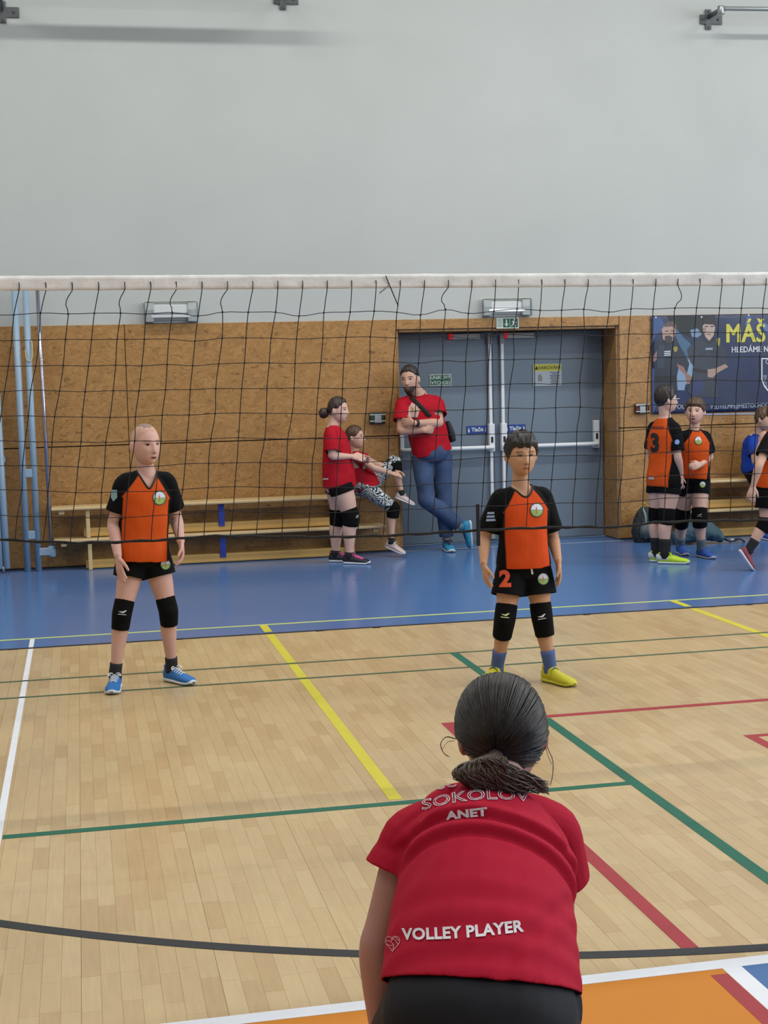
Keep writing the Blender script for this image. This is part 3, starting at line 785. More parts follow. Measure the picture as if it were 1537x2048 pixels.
t = empty('net_post', (-.73, 13.46, .03)); tag(t, 'double blue steel post at the left edge hanging just above the floor', 'post')
for xp in (-.760, -.700): mesh_obj('post_tube', *tube([(xp, 13.45, .045), (xp-.012, 13.45, 1.62)], [.030, .030], seg=18, cap=.1), M_post, t)
mesh_obj('end_pin', *tube([(-.730, 13.45, .004), (-.730, 13.45, .06)], [.012, .014], seg=10, cap=0), M_chrome, t)
mesh_obj('wall_clip', *bevel_box(-.79, -.67, 13.47, 13.605, 1.0, 1.05, .005), M_post, t, smooth=False)

# ================================================================ WALL BRACKETS WITH BARS HIGH UP
M_iron = mat('bracket_iron', '54585a', .5, .3, var=(20, .1)); M_zinc = mat('zinc_tube', '9aa0a2', .35, .8)
def high_bracket(x, z, label, reach=.30, tip=None):
    t = empty('bar_bracket', (x, 13.63, z)); tag(t, label, 'bracket')
    mesh_obj('plate', *merge([bevel_box(x-.085, x+.145, 13.612, 13.629, z-.045, z+.045, .004), bevel_box(x-.03, x+.03, 13.608, 13.629, z-.095, z+.095, .004)]), M_iron, t, smooth=False)
    yb_, zb_ = (13.63-reach, z+.025) if tip is None else tip
    mesh_obj('arm', *tube([(x, 13.61, z+.025), (x, yb_, zb_)], [(.014, .028), (.014, .024)], side=V3(1, 0, 0), seg=4, cap=0, power=2), M_iron, t)
    mesh_obj('cup', *tube([(x, yb_, zb_-.045), (x, yb_, zb_+.03)], [.034, .034], seg=14, cap=.2), M_zinc if tip is None else M_iron, t)
    for dx, dz in ((-.06, 0), (.10, 0), (0, .075), (0, -.075)): mesh_obj('bolt', *ellipsoid((x+dx, 13.606, z+dz), np.diag([.012, .008, .012]), 10, 6), M_iron, t)
    return t
high_bracket(-.51, 4.985, 'dark iron wall bracket at the upper left corner', tip=(13.02, 5.165))
high_bracket(2.00, 5.165, 'dark iron wall bracket at the top above the left half of the wall', tip=(13.02, 5.165))
high_bracket(6.20, 5.085, 'dark iron wall bracket with a steel bar at the upper right')
t = mesh_obj('steel_bar', *tube([(6.24, 13.33, 5.120), (9.6, 13.33, 5.17)], [.021, .021], seg=14), M_zinc, origin=(6.24, 13.33, 5.1)); tag(t, 'horizontal steel bar held by the upper right wall bracket', 'bar')
t = mesh_obj('steel_bar', *tube([(-.56, 13.02, 5.24), (2.05, 13.02, 5.24)], [.045, .045], seg=14), M_zinc, origin=(-.56, 13.02, 5.2)); tag(t, 'horizontal steel bar above the two left wall brackets', 'bar')

# ================================================================ VOLLEYBALL NET
M_cord = mat('net_cord_black', '14100e', .8); M_tape = mat('net_tape_white', 'f0f0ec', .8, var=(14, .10), bump=(60, .4)); M_rope = mat('bottom_rope', '121112', .8, var=(90, .6))
NY = 5.80
net = empty('volleyball_net', (1.4, NY, 0)); tag(net, 'volleyball net of black cords with white top tape across the court', 'net')
NX0, NX1 = -1.75, 4.6
def zt(x): return 2.112-(x+.11)*.0056                 # upper edge of the tape
bx_ = [(0, 1079), (63, 1082.6), (164, 1086), (238, 1084), (325, 1080), (420, 1072), (476, 1073), (591, 1074), (673, 1074), (782, 1071), (883, 1065), (1030, 1057), (1139, 1054), (1244, 1054), (1272, 1049.6), (1310, 1045), (1386, 1042), (1537, 1040)]
bpt = np.array([at(a_, b_, NY) for a_, b_ in bx_])
def zbot(x): return float(np.interp(x, bpt[:, 0], bpt[:, 2]))
def shear_at(x): return float(np.interp(x, [-.2, 1.4, 3.0], [-.165, -.09, -.06]))
rn = random.Random(11)
TAPE = .055
cols_x = [NX0+.1*k for k in range(int((NX1-NX0)/.1)+1)]
# align the columns with the photographed knots
off = at(199, 617, NY)[0]; shift = (off-cols_x[0]) % .1
cols_x = [x+shift for x in cols_x]
NR = 10
jit = {}
for i, x in enumerate(cols_x):
    sag = rn.choice([0, 0, 0, 0, -.014, .004])
    for r_ in range(NR+1):
        f = r_/NR
        zz = (zt(x)-TAPE)*(1-f)+zbot(x+shear_at(x))*f
        if 0 < r_ < NR: zz += .012*math.exp(-r_*.7)+sag*math.exp(-(r_-1)*.8)+rn.uniform(-.0035, .0035)
        jit[i, r_] = V3(x+shear_at(x)*f**.9+(rn.uniform(-.006, .006) if 0 < r_ < NR else 0), NY+rn.uniform(-.003, .003), zz)
loose = {int(round((at(a_, 617, NY)[0]-cols_x[0])/.1)): s for a_, s in ((147, -1), (252, -.8), (356, -1), (457, -1), (890, -1.4), (1341, 1.5))}
for i in range(len(cols_x)):
    P = [jit[i, r_] for r_ in range(NR+1)]
    if i in loose:
        a_, b_ = P[0], P[1]; s = loose[i]
        P[1:1] = [a_*.72+b_*.28+V3(.012*s, -.004, 0), a_*.4+b_*.6+V3(.016*s, -.004, 0)]
    up = P[0]+V3(0, -.011, .030); P[0] = P[0]+V3(0, -.009, 0)
    mesh_obj('vertical_cord', *tube([up]+P, [.0019]*(len(P)+1), seg=5, n=len(P)*2), M_cord, net)
for r_ in range(1, NR):
    P = [jit[i, r_] for i in range(len(cols_x))]
    mesh_obj('horizontal_cord', *tube(P, [.0016]*len(P), seg=5, n=len(P)*2), M_cord, net)
kn = [ellipsoid(jit[i, r_], np.eye(3)*.0042, 6, 4) for i in range(len(cols_x)) for r_ in range(1, NR)]
o = mesh_obj('knots', *merge(kn), M_cord, net); tag(o, kind='stuff')
xs = np.linspace(NX0, NX1, 130)
mesh_obj('bottom_rope', *tube([(x, NY, zbot(x)+.002*math.sin(x*40)) for x in xs], [.0055+.0012*math.sin(x*61) for x in xs], seg=8), M_rope, net)
# folded tape: two thin layers, slightly crumpled
V = []; F = []
for i, x in enumerate(xs):
    for s in (-1, 1):
        for j in range(5):
            f = j/4
            V.append((x, NY+s*(.0035+.004*f)+.003*noise.noise(Vector((x*9, f*3, s))), zt(x)-TAPE*f+.0022*noise.noise(Vector((x*14, f*2, 3*s)))))
for i in range(len(xs)-1):
    for s in (0, 1):
        for j in range(4):
            a_ = i*10+s*5+j; F.append((a_, a_+10, a_+11, a_+1))
    a_ = i*10; F.append((a_, a_+5, a_+15, a_+10))
o = mesh_obj('top_tape', V, F, M_tape, net); sm = o.modifiers.new('thickness', 'SOLIDIFY'); sm.thickness = .0012
q = at(956, 1008, NY-.01); q2 = at(956, 1092, NY-.01)
mesh_obj('side_strap', *bevel_box(q[0]-.008, q[0]+.008, NY-.013, NY-.007, q2[2], q[2], .002, 1), M_black, net, smooth=False)
q = at(772, 552, NY-.012); q2 = at(797, 612, NY-.006); q3 = at(760, 586, NY-.012)
mesh_obj('loose_cord', *tube([q, q*.5+q2*.5, q2], [.0022]*3, seg=6), M_cord, net)
mesh_obj('loose_tape_end', *tube([q*.7+q2*.3, q3], [.003, .003], seg=6), mat('net_tape_grey', '8e9092', .8), net)
for xp, wh, xe in ((NX0-.09, 'left', NX0), (NX1+.09, 'right', NX1)):
    mesh_obj('tie_rope', *tube([(xe, NY, 2.08), (xe+(xp-xe)*.5, NY, 2.08)], [.004, .004], seg=6), M_rope, net)
    t = empty('net_post', (xp, NY, 0)); tag(t, 'upright steel post carrying the %s end of the net' % wh, 'post')
    mesh_obj('post_tube', *tube([(xp, NY, .001), (xp, NY, 2.2)], [.028, .028], seg=16, cap=0), M_post, t)
    mesh_obj('base_plate', *bevel_box(xp-.05, xp+.05, NY-.05, NY+.05, .0005, .012, .003, 1), M_iron, t, smooth=False)

# ================================================================ PEOPLE: BUILDERS
def skin(name, col): return mat('skin_'+name, col, .55, spec=.35, var=(9, .05), bump=(220, .05))
M_cloth = mat('jersey_cloth', None, .82, vcol=True, spec=.15, bump=(320, .10))
M_blackcloth = mat('black_sports_cloth', '09090c', .82, spec=.15, bump=(300, .10))
M_pad = mat('knee_pad_black', '080809', .85, spec=.15, bump=(260, .25))
M_eyew = mat('eye_white', 'b0a6a0', .35); M_iris = mat('iris_dark', '1c1410', .25); M_lash = mat('lash_dark', '241812', .6)
M_lip = mat('lip', 'b0716a', .5); M_mouth = mat('mouth_dark', '3a1a18', .6)
ORANGE, BLACK, REDC = lin('c8501a'), lin('08090c'), lin('ab1626')

def head_surface(H, dx, dy, dz, grow=0.0):
    """H: dict w, d, h -> local point (lateral, forward, up) for a direction; grow inflates the skull"""
    A, B, C = H['w']/2+grow, H['d']/2+grow, H['h']/2+grow
    p = 2.25 if dz >= 0 else 2.0+.7*min(1, -dz*1.5)
    rxy0 = math.sqrt(max(1e-12, dx*dx+dy*dy)); cx, cy = dx/rxy0, dy/rxy0
    rxy = max(0.0, 1-abs(dz)**p)**(1/p)
    x, y, z = cx*rxy*A, cy*rxy*B, dz*C
    t = max(0.0, -dz)
    x *= 1-.27*t**1.4
    if cy < 0: y *= 1-.50*t**1.2
    else: y *= .95+.02*t
    y += .010*t
    if dz > .2: y -= .012*(dz-.2)*max(0, cy)
    k = H['h']/.21
    if cy > 0:
        X, Z = x/k, z/k
        f = 0.0
        if -.050 < Z < .03:
            tt = (.018-Z)/.050; am = .005+.017*max(0, min(1, tt))**1.3
            if Z < -.034: am *= max(0, 1-(-.034-Z)/.012)
            if Z > .01: am *= max(0, 1-(Z-.01)/.02)
            f += am*math.exp(-(X/(.0075+.004*max(0, min(1, tt))))**2)
        for sx in (-1, 1):
            f -= .0065*math.exp(-((X-sx*.031)/.015)**2-((Z-.004)/.011)**2)
            f += .003*math.exp(-((X-sx*.036)/.02)**2-((Z+.028)/.016)**2)
            f += .0025*math.exp(-((X-sx*.03)/.02)**2-((Z-.024)/.008)**2)
        f += .0045*math.exp(-(X/.018)**2-((Z+.060)/.008)**2)
        f -= .003*math.exp(-(X/.018)**2-((Z+.073)/.006)**2)
        f += .005*math.exp(-(X/.018)**2-((Z+.090)/.012)**2)
        y += f*k*cy
    return x, y, z

def head_axes(H):
    if '_ax' not in H: H['_ax'] = _head_axes(H)
    return H['_ax']
def _head_axes(H):
    u = unit(H['u']); f = unit(np.asarray(H['f'])-u*np.dot(H['f'], u)); r = np.cross(f, u)
    return r, f, u                               # r = the person's own right

def head_world(H, p):
    r, f, u = head_axes(H)
    return np.asarray(H['c'])+r*p[0]+f*p[1]+u*p[2]

def head_geo(H, nu=72, nv=54):
    V = []; F = []
    for i in range(nv+1):
        ph = math.pi*i/nv
        for j in range(nu):
            a = 2*math.pi*j/nu
            V.append(head_world(H, head_surface(H, math.sin(ph)*math.sin(a), math.sin(ph)*math.cos(a), math.cos(ph))))
    for i in range(nv):
        for j in range(nu):
            a, b = i*nu+j, i*nu+(j+1) % nu
            F.append((a, b, b+nu, a+nu) if 0 < i < nv-1 else ((a, b+nu, a+nu) if i == 0 else (a, b, a+nu)))
    r, f, u = head_axes(H); k = H['h']/.21
    parts = [(np.array(V), F)]
    for sx in (-1, 1):
        c = head_world(H, (sx*(H['w']/2+.004*k), -.008*k, -.008*k))
        parts.append(ellipsoid(c, [unit(r*sx+f*.55)*.009*k, unit(f-r*sx*.55)*.017*k, u*.029*k], 12, 8))
    return parts

HAIR_SHORT = [(0, .62), (.5, .58), (.85, .45), (1.15, .18), (1.45, -.05), (1.75, -.02), (2.1, -.35), (3.15, -.55)]
def hair_cap(name, H, line, thick, material, parent, nu=88, nv=56, rough=.35, top=1.0, fringe=0.0, seed=0):
    """shell of hair over the skull above the hairline `line` (azimuth -> height)"""
    az_, el_ = [q[0] for q in line], [q[1] for q in line]
    V = []; keep = []; F = []
    r, f, u = head_axes(H)
    for i in range(nv+1):
        ph = math.pi*.82*i/nv
        for j in range(nu):
            a = 2*math.pi*j/nu; aa = a if a <= math.pi else 2*math.pi-a
            dz = math.cos(ph); lim = np.interp(aa, az_, el_)+.05*noise.noise(Vector((a*4.0, seed, 1.7)))
            g = dz-lim
            t = thick*max(0.0, min(1.0, g/.16+.12))**.6*(1+(top-1)*max(0, dz))
            nn = noise.noise(Vector((math.sin(a)*7, math.cos(a)*7, ph*2.2+seed)))+.5*noise.noise(Vector((math.sin(a)*17, math.cos(a)*17, ph*4+seed)))
            t *= 1+rough*nn
            if fringe and aa < 1.0 and 0 < g < .35: t += fringe*(1-aa)*(1-g/.35)
            V.append(head_world(H, head_surface(H, math.sin(ph)*math.sin(a), math.sin(ph)*math.cos(a), dz, max(t, -.004) if g > -.03 else -.006)))
            keep.append(g > -.06)
    for i in range(nv):
        for j in range(nu):
            q = (i*nu+j, i*nu+(j+1) % nu, (i+1)*nu+(j+1) % nu, (i+1)*nu+j)
            if i == 0: q = (q[0], q[2], q[3])
            if all(keep[k] for k in q): F.append(q)
    o = mesh_obj(name, V, F, material, parent)
    return o

def hair_mat(name, col, rough=.45):
    """hair with fine lengthwise streaks"""
    if name in MATS: return MATS[name]
    mt = mat(name, col, rough, spec=.5); nt = mt.node_tree; L = nt.links.new; b = nt.nodes['Principled BSDF']
    tc = nt.nodes.new('ShaderNodeTexCoord'); mp = nt.nodes.new('ShaderNodeMapping'); mp.inputs['Scale'].default_value = (140, 140, 22)
    n = nt.nodes.new('ShaderNodeTexNoise'); n.inputs['Scale'].default_value = 1; n.inputs['Detail'].default_value = 3
    L(tc.outputs['Object'], mp.inputs[0]); L(mp.outputs[0], n.inputs['Vector'])
    mr = nt.nodes.new('ShaderNodeMapRange'); mr.inputs[1].default_value = .3; mr.inputs[2].default_value = .7; mr.inputs[3].default_value = .55; mr.inputs[4].default_value = 1.5
    L(n.outputs[0], mr.inputs[0])
    mx = nt.nodes.new('ShaderNodeMix'); mx.data_type = 'RGBA'; mx.blend_type = 'MULTIPLY'; mx.inputs[0].default_value = 1; mx.inputs[6].default_value = (*lin(col), 1)
    L(mr.outputs[0], mx.inputs[7]); L(mx.outputs[2], b.inputs['Base Color'])
    bp_ = nt.nodes.new('ShaderNodeBump'); bp_.inputs['Strength'].default_value = .5; bp_.inputs['Distance'].default_value = .002
    L(n.outputs[0], bp_.inputs['Height']); L(bp_.outputs[0], b.inputs['Normal'])
    return mt

def hand_geo(wr, d, pn, th, s=1.0, curl=.35, spread=.10, fist=False):
    """wrist, direction of the fingers, palm normal, side the thumb is on -> closed pieces"""
    wr = np.asarray(wr, float); d = unit(d); pn = unit(np.asarray(pn)-d*np.dot(pn, d)); lat = unit(np.cross(pn, d))
    if np.dot(lat, th) < 0: lat = -lat           # lat points to the thumb side
    k = s
    pl = .070*k
    parts = [tube([wr-d*.012*k, wr+d*.018*k, wr+d*.045*k, wr+d*pl], [(.021*k, .015*k), (.027*k, .014*k), (.033*k, .0135*k), (.034*k, .011*k)], side=lat, seg=14, n=8, cap=.5)]
    for i in range(4):
        o_ = (1.5-i)
        base = wr+d*(pl-.004*k-.003*k*abs(o_-.5))+lat*.0175*k*o_
        L_ = (.062, .070, .065, .052)[i]*k
        dd = unit(d+lat*spread*o_); P = [base-dd*.01*k]; a_ = curl*(.5 if not fist else 1)
        p = base; P.append(p)
        for q, fr in enumerate((.42, .32, .26)):
            ang = a_*(q+.6) if not fist else (1.25*(q+.8))
            v = unit(dd*math.cos(ang)+pn*math.sin(ang)); p = p+v*L_*fr; P.append(p)
        parts.append(tube(P, [.0085*k, .0085*k, .008*k, .0073*k, .0062*k], seg=8, n=10, cap=.9))
    b = wr+d*.022*k+lat*.020*k
    v1 = unit(d*.75+lat*.75+pn*.25); v2 = unit(d*1.0+lat*.25+pn*(.35+.4*curl))
    p1 = b+v1*.030*k; p2 = p1+v2*.024*k; p3 = p2+unit(v2+d*.3)*.018*k
    parts.append(tube([b-v1*.01*k, b, p1, p2, p3], [.012*k, .0125*k, .0095*k, .0085*k, .0068*k], seg=8, n=10, cap=.9))
    return parts

def limb(P, rad, seg=24, n=16, **kw): return tube(P, rad, seg=seg, n=n, **kw)

def leg_geo(hip, kn, an, s, fwd, thick=1.0):
    hip, kn, an = map(np.asarray, (hip, kn, an)); fw = unit(fwd)
    k = s*thick
    th = kn-hip; sh = an-kn
    P = [hip+th*.0, hip+th*.15, hip+th*.45+fw*.004, hip+th*.8, kn, kn+sh*.12-fw*.002, kn+sh*.32-fw*.012*s, kn+sh*.6-fw*.006*s, kn+sh*.88, an]
    r = [.080*k, .078*k, .067*k, .053*k, .049*k, .046*k, .047*k, .038*k, .029*k, .029*k]
    return limb(P, r, n=26, cap=.3)

def arm_geo(sh, el, wr, s, thick=1.0):
    sh, el, wr = map(np.asarray, (sh, el, wr)); k = s*thick
    P = [sh, sh+(el-sh)*.35, sh+(el-sh)*.8, el, el+(wr-el)*.25, el+(wr-el)*.65, wr]
    return limb(P, [.044*k, .040*k, .034*k, .033*k, .034*k, .027*k, .021*k], n=20, seg=20)

class Spine:
    def __init__(s, J):
        pts = [J['pelvis']]+list(J.get('spine', []))+[J['neck']]
        s.P = catmull(np.array(pts, float), 160)
        d = np.r_[0, np.cumsum(np.linalg.norm(np.diff(s.P, axis=0), axis=1))]; s.t = d/d[-1]; s.len = d[-1]
        s.l0 = unit(np.asarray(J['hip_b'])-J['hip_a']); s.l1 = unit(np.asarray(J['sh_b'])-J['sh_a'])
        s.fwd = np.asarray(J['fwd'], float)
    def at(s, f):
        if f < 0: return s.P[0]+(s.P[0]-s.P[1])/np.linalg.norm(s.P[0]-s.P[1])*(-f*s.len)
        return np.array([np.interp(f, s.t, s.P[:, i]) for i in range(3)])
    def lat(s, f): f = min(1, max(0, f)); return unit(s.l0*(1-f)+s.l1*f)
    def front(s, f):
        e = .02; T = unit(s.at(f+e)-s.at(f-e)) if f+e <= 1 else unit(s.at(1)-s.at(.96)); L_ = s.lat(f)
        n = np.cross(T, L_); n = unit(n)
        return n if np.dot(n, s.fwd) > 0 else -n
    def loft(s, prof, n=26, seg=30, cap=0.0, power=2.35):
        P = [s.at(f)+s.front(f)*o_ for f, a, b, o_ in prof]; S = [s.lat(f) for f, *_ in prof]
        return tube(P, [(a, b) for f, a, b, o_ in prof], side=np.array(S), seg=seg, n=n, cap=cap, power=power)
    def coords(s, V):
        """per vertex: fraction along the spine, lateral, forward"""
        V = np.asarray(V); d2 = -2*V@s.P.T+(s.P**2).sum(1)[None]; i = d2.argmin(1)
        f = s.t[i]; rel = V-s.P[i]
        T = np.gradient(s.P, axis=0); T /= np.linalg.norm(T, axis=1)[:, None]
        al = (rel*T[i]).sum(1)/s.len
        L_ = np.array([s.lat(q) for q in np.linspace(0, 1, 201)]); li = np.clip((f*200).round().astype(int), 0, 200)
        Fr = np.array([s.front(q) for q in np.linspace(0, 1, 201)])
        return f+al, (rel*L_[li]).sum(1), (rel*Fr[li]).sum(1)

def wrinkle(V, F, amp, freq=(6, 6, 14), seed=0, octv=2):
    N = vert_normals(V, F); out = V.copy()
    for i, p in enumerate(V):
        q = Vector((p[0]*freq[0]+seed, p[1]*freq[1], p[2]*freq[2]))
        h = noise.noise(q)
        if octv > 1: h += .5*noise.noise(q*2.3)
        out[i] += N[i]*amp*h
    return out

def cut_plane(P, D, depth, rad):
    """faces beyond the plane through P (normal D) within rad of P"""
    P, D = np.asarray(P), unit(D)
    return lambda C: (((C-P)@D) > -depth) & (((C-P)@D) < .02) & (np.linalg.norm(C-P, axis=1) < rad)

def cloth(name, parts, cuts, parent, material, colfn=None, voxel=.006, iters=4, amp=.003, freq=(6, 6, 14), seed=0, thick=.003, post=None):
    V, F = union(parts, voxel, iters)
    if amp: V = wrinkle(V, F, amp, freq, seed)
    V, F = keep_faces(V, F, lambda C: np.logical_or.reduce([c(C) for c in cuts]))
    if post is not None: V = post(V, F)
    V, L_ = smooth_bounds(V, F, 14)
    o = mesh_obj(name, V, F, material, parent, cols=colfn(V) if colfn else None)
    sm = o.modifiers.new('thickness', 'SOLIDIFY'); sm.thickness = thick; sm.offset = -1
    return o, V, F, L_

def trim(name, V, loop, r, material, parent, step=2):
    P = V[loop][::step]
    for _ in range(6): P = .5*P+.25*(np.roll(P, 1, 0)+np.roll(P, -1, 0))
    N = len(P); seg = 8; c = P.mean(0); Vt = []; F = []
    for i in range(N):
        T = unit(P[(i+1) % N]-P[i-1]); o_ = unit(P[i]-c); o_ = unit(o_-T*np.dot(o_, T)); b = np.cross(T, o_)
        for j in range(seg):
            a = 2*math.pi*j/seg; Vt.append(P[i]+o_*r*.55*math.cos(a)+b*r*math.sin(a))
    for i in range(N):
        for j in range(seg):
            F.append((i*seg+j, i*seg+(j+1) % seg, ((i+1) % N)*seg+(j+1) % seg, ((i+1) % N)*seg+j))
    return mesh_obj(name, Vt, F, material, parent)

def shoe(parent, heel, toe, up, L_, mats, s=1.0, lace=True, strap=False, name='shoe', accent=None, collar=True):
    """heel and toe points on the sole plane, up = sole normal. mats = (upper, sole, lace)"""
    heel, toe = np.asarray(heel, float), np.asarray(toe, float); d = unit(toe-heel); L_ = np.linalg.norm(toe-heel); up = unit(np.asarray(up)-d*np.dot(up, d)); lat = np.cross(d, up)
    T = [0, .04, .12, .25, .42, .6, .75, .88, .96, 1.0]
    Wd = [.012, .024, .030, .031, .031, .036, .039, .036, .026, .010]
    Ht = [.050, .072, .082, .080, .068, .054, .046, .040, .032, .020]
    def loft(Wf, zb, zt):
        seg = 16; V = []; F = []
        for i, t in enumerate(T):
            w_ = Wd[i]*s*Wf; z0 = zb(i); z1 = zt(i)
            for j in range(seg):
                a = 2*math.pi*j/seg; c_, s_ = math.cos(a), math.sin(a)
                c_ = math.copysign(abs(c_)**.65, c_)
                zz = (z0+z1)/2+(z1-z0)/2*(math.copysign(abs(s_)**(.55 if s_ < 0 else .85), s_))
                nar = 1-.30*max(0, s_)
                V.append(heel+d*L_*t+lat*w_*c_*nar+up*zz)
        n = len(T)
        for i in range(n-1):
            for j in range(seg): F.append((i*seg+j, i*seg+(j+1) % seg, (i+1)*seg+(j+1) % seg, (i+1)*seg+j))
        F.append(tuple(range(seg))[::-1]); F.append(tuple((n-1)*seg+j for j in range(seg)))
        return np.array(V), F
    Hs = [h*s for h in Ht]
    so = [.022+.006*max(0, .5-t) + (.006 if t > .95 else 0) for t in T]
    root = mesh_obj(name, *loft(1.0, lambda i: .010*s, lambda i: Hs[i]), mats[0], parent)
    mesh_obj('sole', *loft(1.09, lambda i: (.008*s if T[i] > .93 else 0.0), lambda i: so[i]*s), mats[1], root)
    if accent:
        mesh_obj('toe_panel', *tube([heel+d*L_*.60+up*.030*s, heel+d*L_*.80+up*.026*s, heel+d*L_*.94+up*.02*s], [(.037*s, .020*s), (.0395*s, .016*s), (.028*s, .010*s)], side=lat, seg=14, n=8, cap=.2), accent, root)
    if collar:
        c0 = heel+d*L_*.19+up*.078*s
        mesh_obj('collar', *tube([c0, c0+up*.012*s-d*.003], [(.033*s, .036*s), (.031*s, .034*s)], side=lat, seg=18, cap=.15), mats[0], root)
    if lace:
        for q in range(5):
            t = .36+q*.065; h = np.interp(t, T, Ht)*s+.001
            p = heel+d*L_*t
            mesh_obj('lace', *tube([p-lat*.020*s+up*(h-.010*s), p+up*(h+.003*s)+d*.004, p+lat*.020*s+up*(h-.010*s)], [.0035*s]*3, seg=6, n=7), mats[2], root)
        p = heel+d*L_*.36+up*(np.interp(.36, T, Ht)*s+.006*s)
        for sx in (-1, 1):
            mesh_obj('lace_bow', *tube([p, p+lat*sx*.022*s+up*.006*s+d*.006, p+lat*sx*.034*s-up*.006*s+d*.016, p+lat*sx*.018*s+d*.018], [.003*s]*4, seg=6, n=12), mats[2], root)
    if strap:
        t = .33; h = np.interp(t, T, Ht)*s; p = heel+d*L_*t
        mesh_obj('strap', *tube([p-lat*.031*s+up*(h-.040*s), p-lat*.024*s+up*(h-.006*s), p+up*(h+.006*s), p+lat*.024*s+up*(h-.006*s), p+lat*.031*s+up*(h-.040*s)], [(.012*s, .005*s)]*5, side=d, seg=8, n=14), mats[0], root)
        p = heel+d*L_*.27+up*(np.interp(.27, T, Ht)*s+.004*s)
        mesh_obj('tongue', *tube([p-up*.02*s, p+up*.016*s-d*.008*s], [(.020*s, .007*s), (.017*s, .006*s)], side=lat, seg=10, n=5), mats[0], root)
    return root

def shoe_free(parent, an, d, up, L_, mats, s=1.0, **kw):
    """shoe in the air or on its toe: the ankle sits in its collar"""
    d = unit(d); up = unit(np.asarray(up)-d*np.dot(up, d)); heel = np.asarray(an)-d*L_*.20-up*.080*s
    return shoe(parent, heel, heel+d*L_, up, L_, mats, s=s, **kw)

def shoe_at(parent, an, d, s, mats, zfloor=.002, back=.055, **kw):
    """shoe flat on the floor below ankle `an`, pointing along d"""
    d = unit(V3(d[0], d[1], 0)); heel = V3(an[0], an[1], zfloor)-d*back*s; L_ = kw.pop('L', .225)*s
    return shoe(parent, heel, heel+d*L_, V3(0, 0, 1), L_, mats, s=s*1.02, **kw)

def face(parent, H, tree, brow='5a3d2c', mouth='closed', iris=None, gaze=0.0, lips=None, slit=False):
    r, f, u = head_axes(H); c = np.asarray(H['c']); k = H['h']/.21
    O = c+f*.25                                       # prints are dropped backwards onto the face
    U, W = -r, u                                      # as seen from the front, u grows to the viewer's right
    ir = iris or M_iris
    for sx in (-1, 1):
        ex, ez = sx*.0305*k, .004*k
        wv, wf = disc2d(.0118*k, 16, 2, ry=(.0034 if slit else .0046)*k)
        decal('eye', wv+[ex, ez], wf, O, U, W, tree, M_eyew, parent, off=.0012, maxlen=.02)
        iv, if_ = disc2d(.0054*k, 14, 1, ry=(.0042 if slit else .0046)*k); decal('iris', iv+[ex+gaze*.004*k, ez], if_, O, U, W, tree, ir, parent, off=.0020, maxlen=.02)
        lash = [(ex-.0140*k, ez-.0004*k), (ex-.006*k, ez+.0034*k), (ex+.006*k, ez+.0034*k), (ex+.0140*k, ez-.0004*k), (ex+.007*k, ez+.0068*k), (ex-.007*k, ez+.0068*k)]
        if slit: lash = [(a, ez-.001*k+(b-ez)*1.05) for a, b in lash]
        decal('eyelid', *poly2d(lash), O, U, W, tree, M_lash, parent, off=.0024, maxlen=.02)
        bx = sx*.031*k
        bw = [(bx-.017*k, .0215*k-(.003*k if sx < 0 else 0)), (bx, .0235*k), (bx+.017*k, .0215*k-(.003*k if sx > 0 else 0)), (bx+.015*k, .026*k), (bx, .0285*k), (bx-.015*k, .026*k)]
        decal('eyebrow', *poly2d(bw), O, U, W, tree, mat('brow_'+brow, brow, .8), parent, off=.0018, maxlen=.02)
        nv, nf = disc2d(.0032*k, 10, 1, ry=.002*k); decal('nostril', nv+[sx*.0065*k, -.0405*k], nf, O, U, W, tree, M_mouth, parent, off=.0012, maxlen=.02)
    ml = lips or M_lip; mz = -.061*k; mw = .0195*k
    if mouth == 'open':
        decal('lips', *poly2d([(-mw, mz), (-mw*.5, mz+.0065*k), (0, mz+.005*k), (mw*.5, mz+.0065*k), (mw, mz), (mw*.6, mz-.009*k), (0, mz-.0115*k), (-mw*.6, mz-.009*k)]), O, U, W, tree, ml, parent, off=.0014, maxlen=.014)
        decal('mouth_opening', *poly2d([(-mw*.8, mz), (0, mz+.0018*k), (mw*.8, mz), (mw*.45, mz-.0055*k), (0, mz-.0065*k), (-mw*.45, mz-.0055*k)]), O, U, W, tree, M_mouth, parent, off=.0024, maxlen=.014)
    else:
        decal('lips', *poly2d([(-mw, mz), (-mw*.45, mz+.0052*k), (0, mz+.004*k), (mw*.45, mz+.0052*k), (mw, mz), (mw*.55, mz-.0065*k), (0, mz-.0078*k), (-mw*.55, mz-.0065*k)]), O, U, W, tree, ml, parent, off=.0014, maxlen=.014)
        decal('mouth_line', *poly2d([(-mw*.95, mz-.0006*k), (0, mz+.0012*k), (mw*.95, mz-.0006*k), (0, mz-.0012*k)]), O, U, W, tree, M_mouth, parent, off=.0022, maxlen=.014)

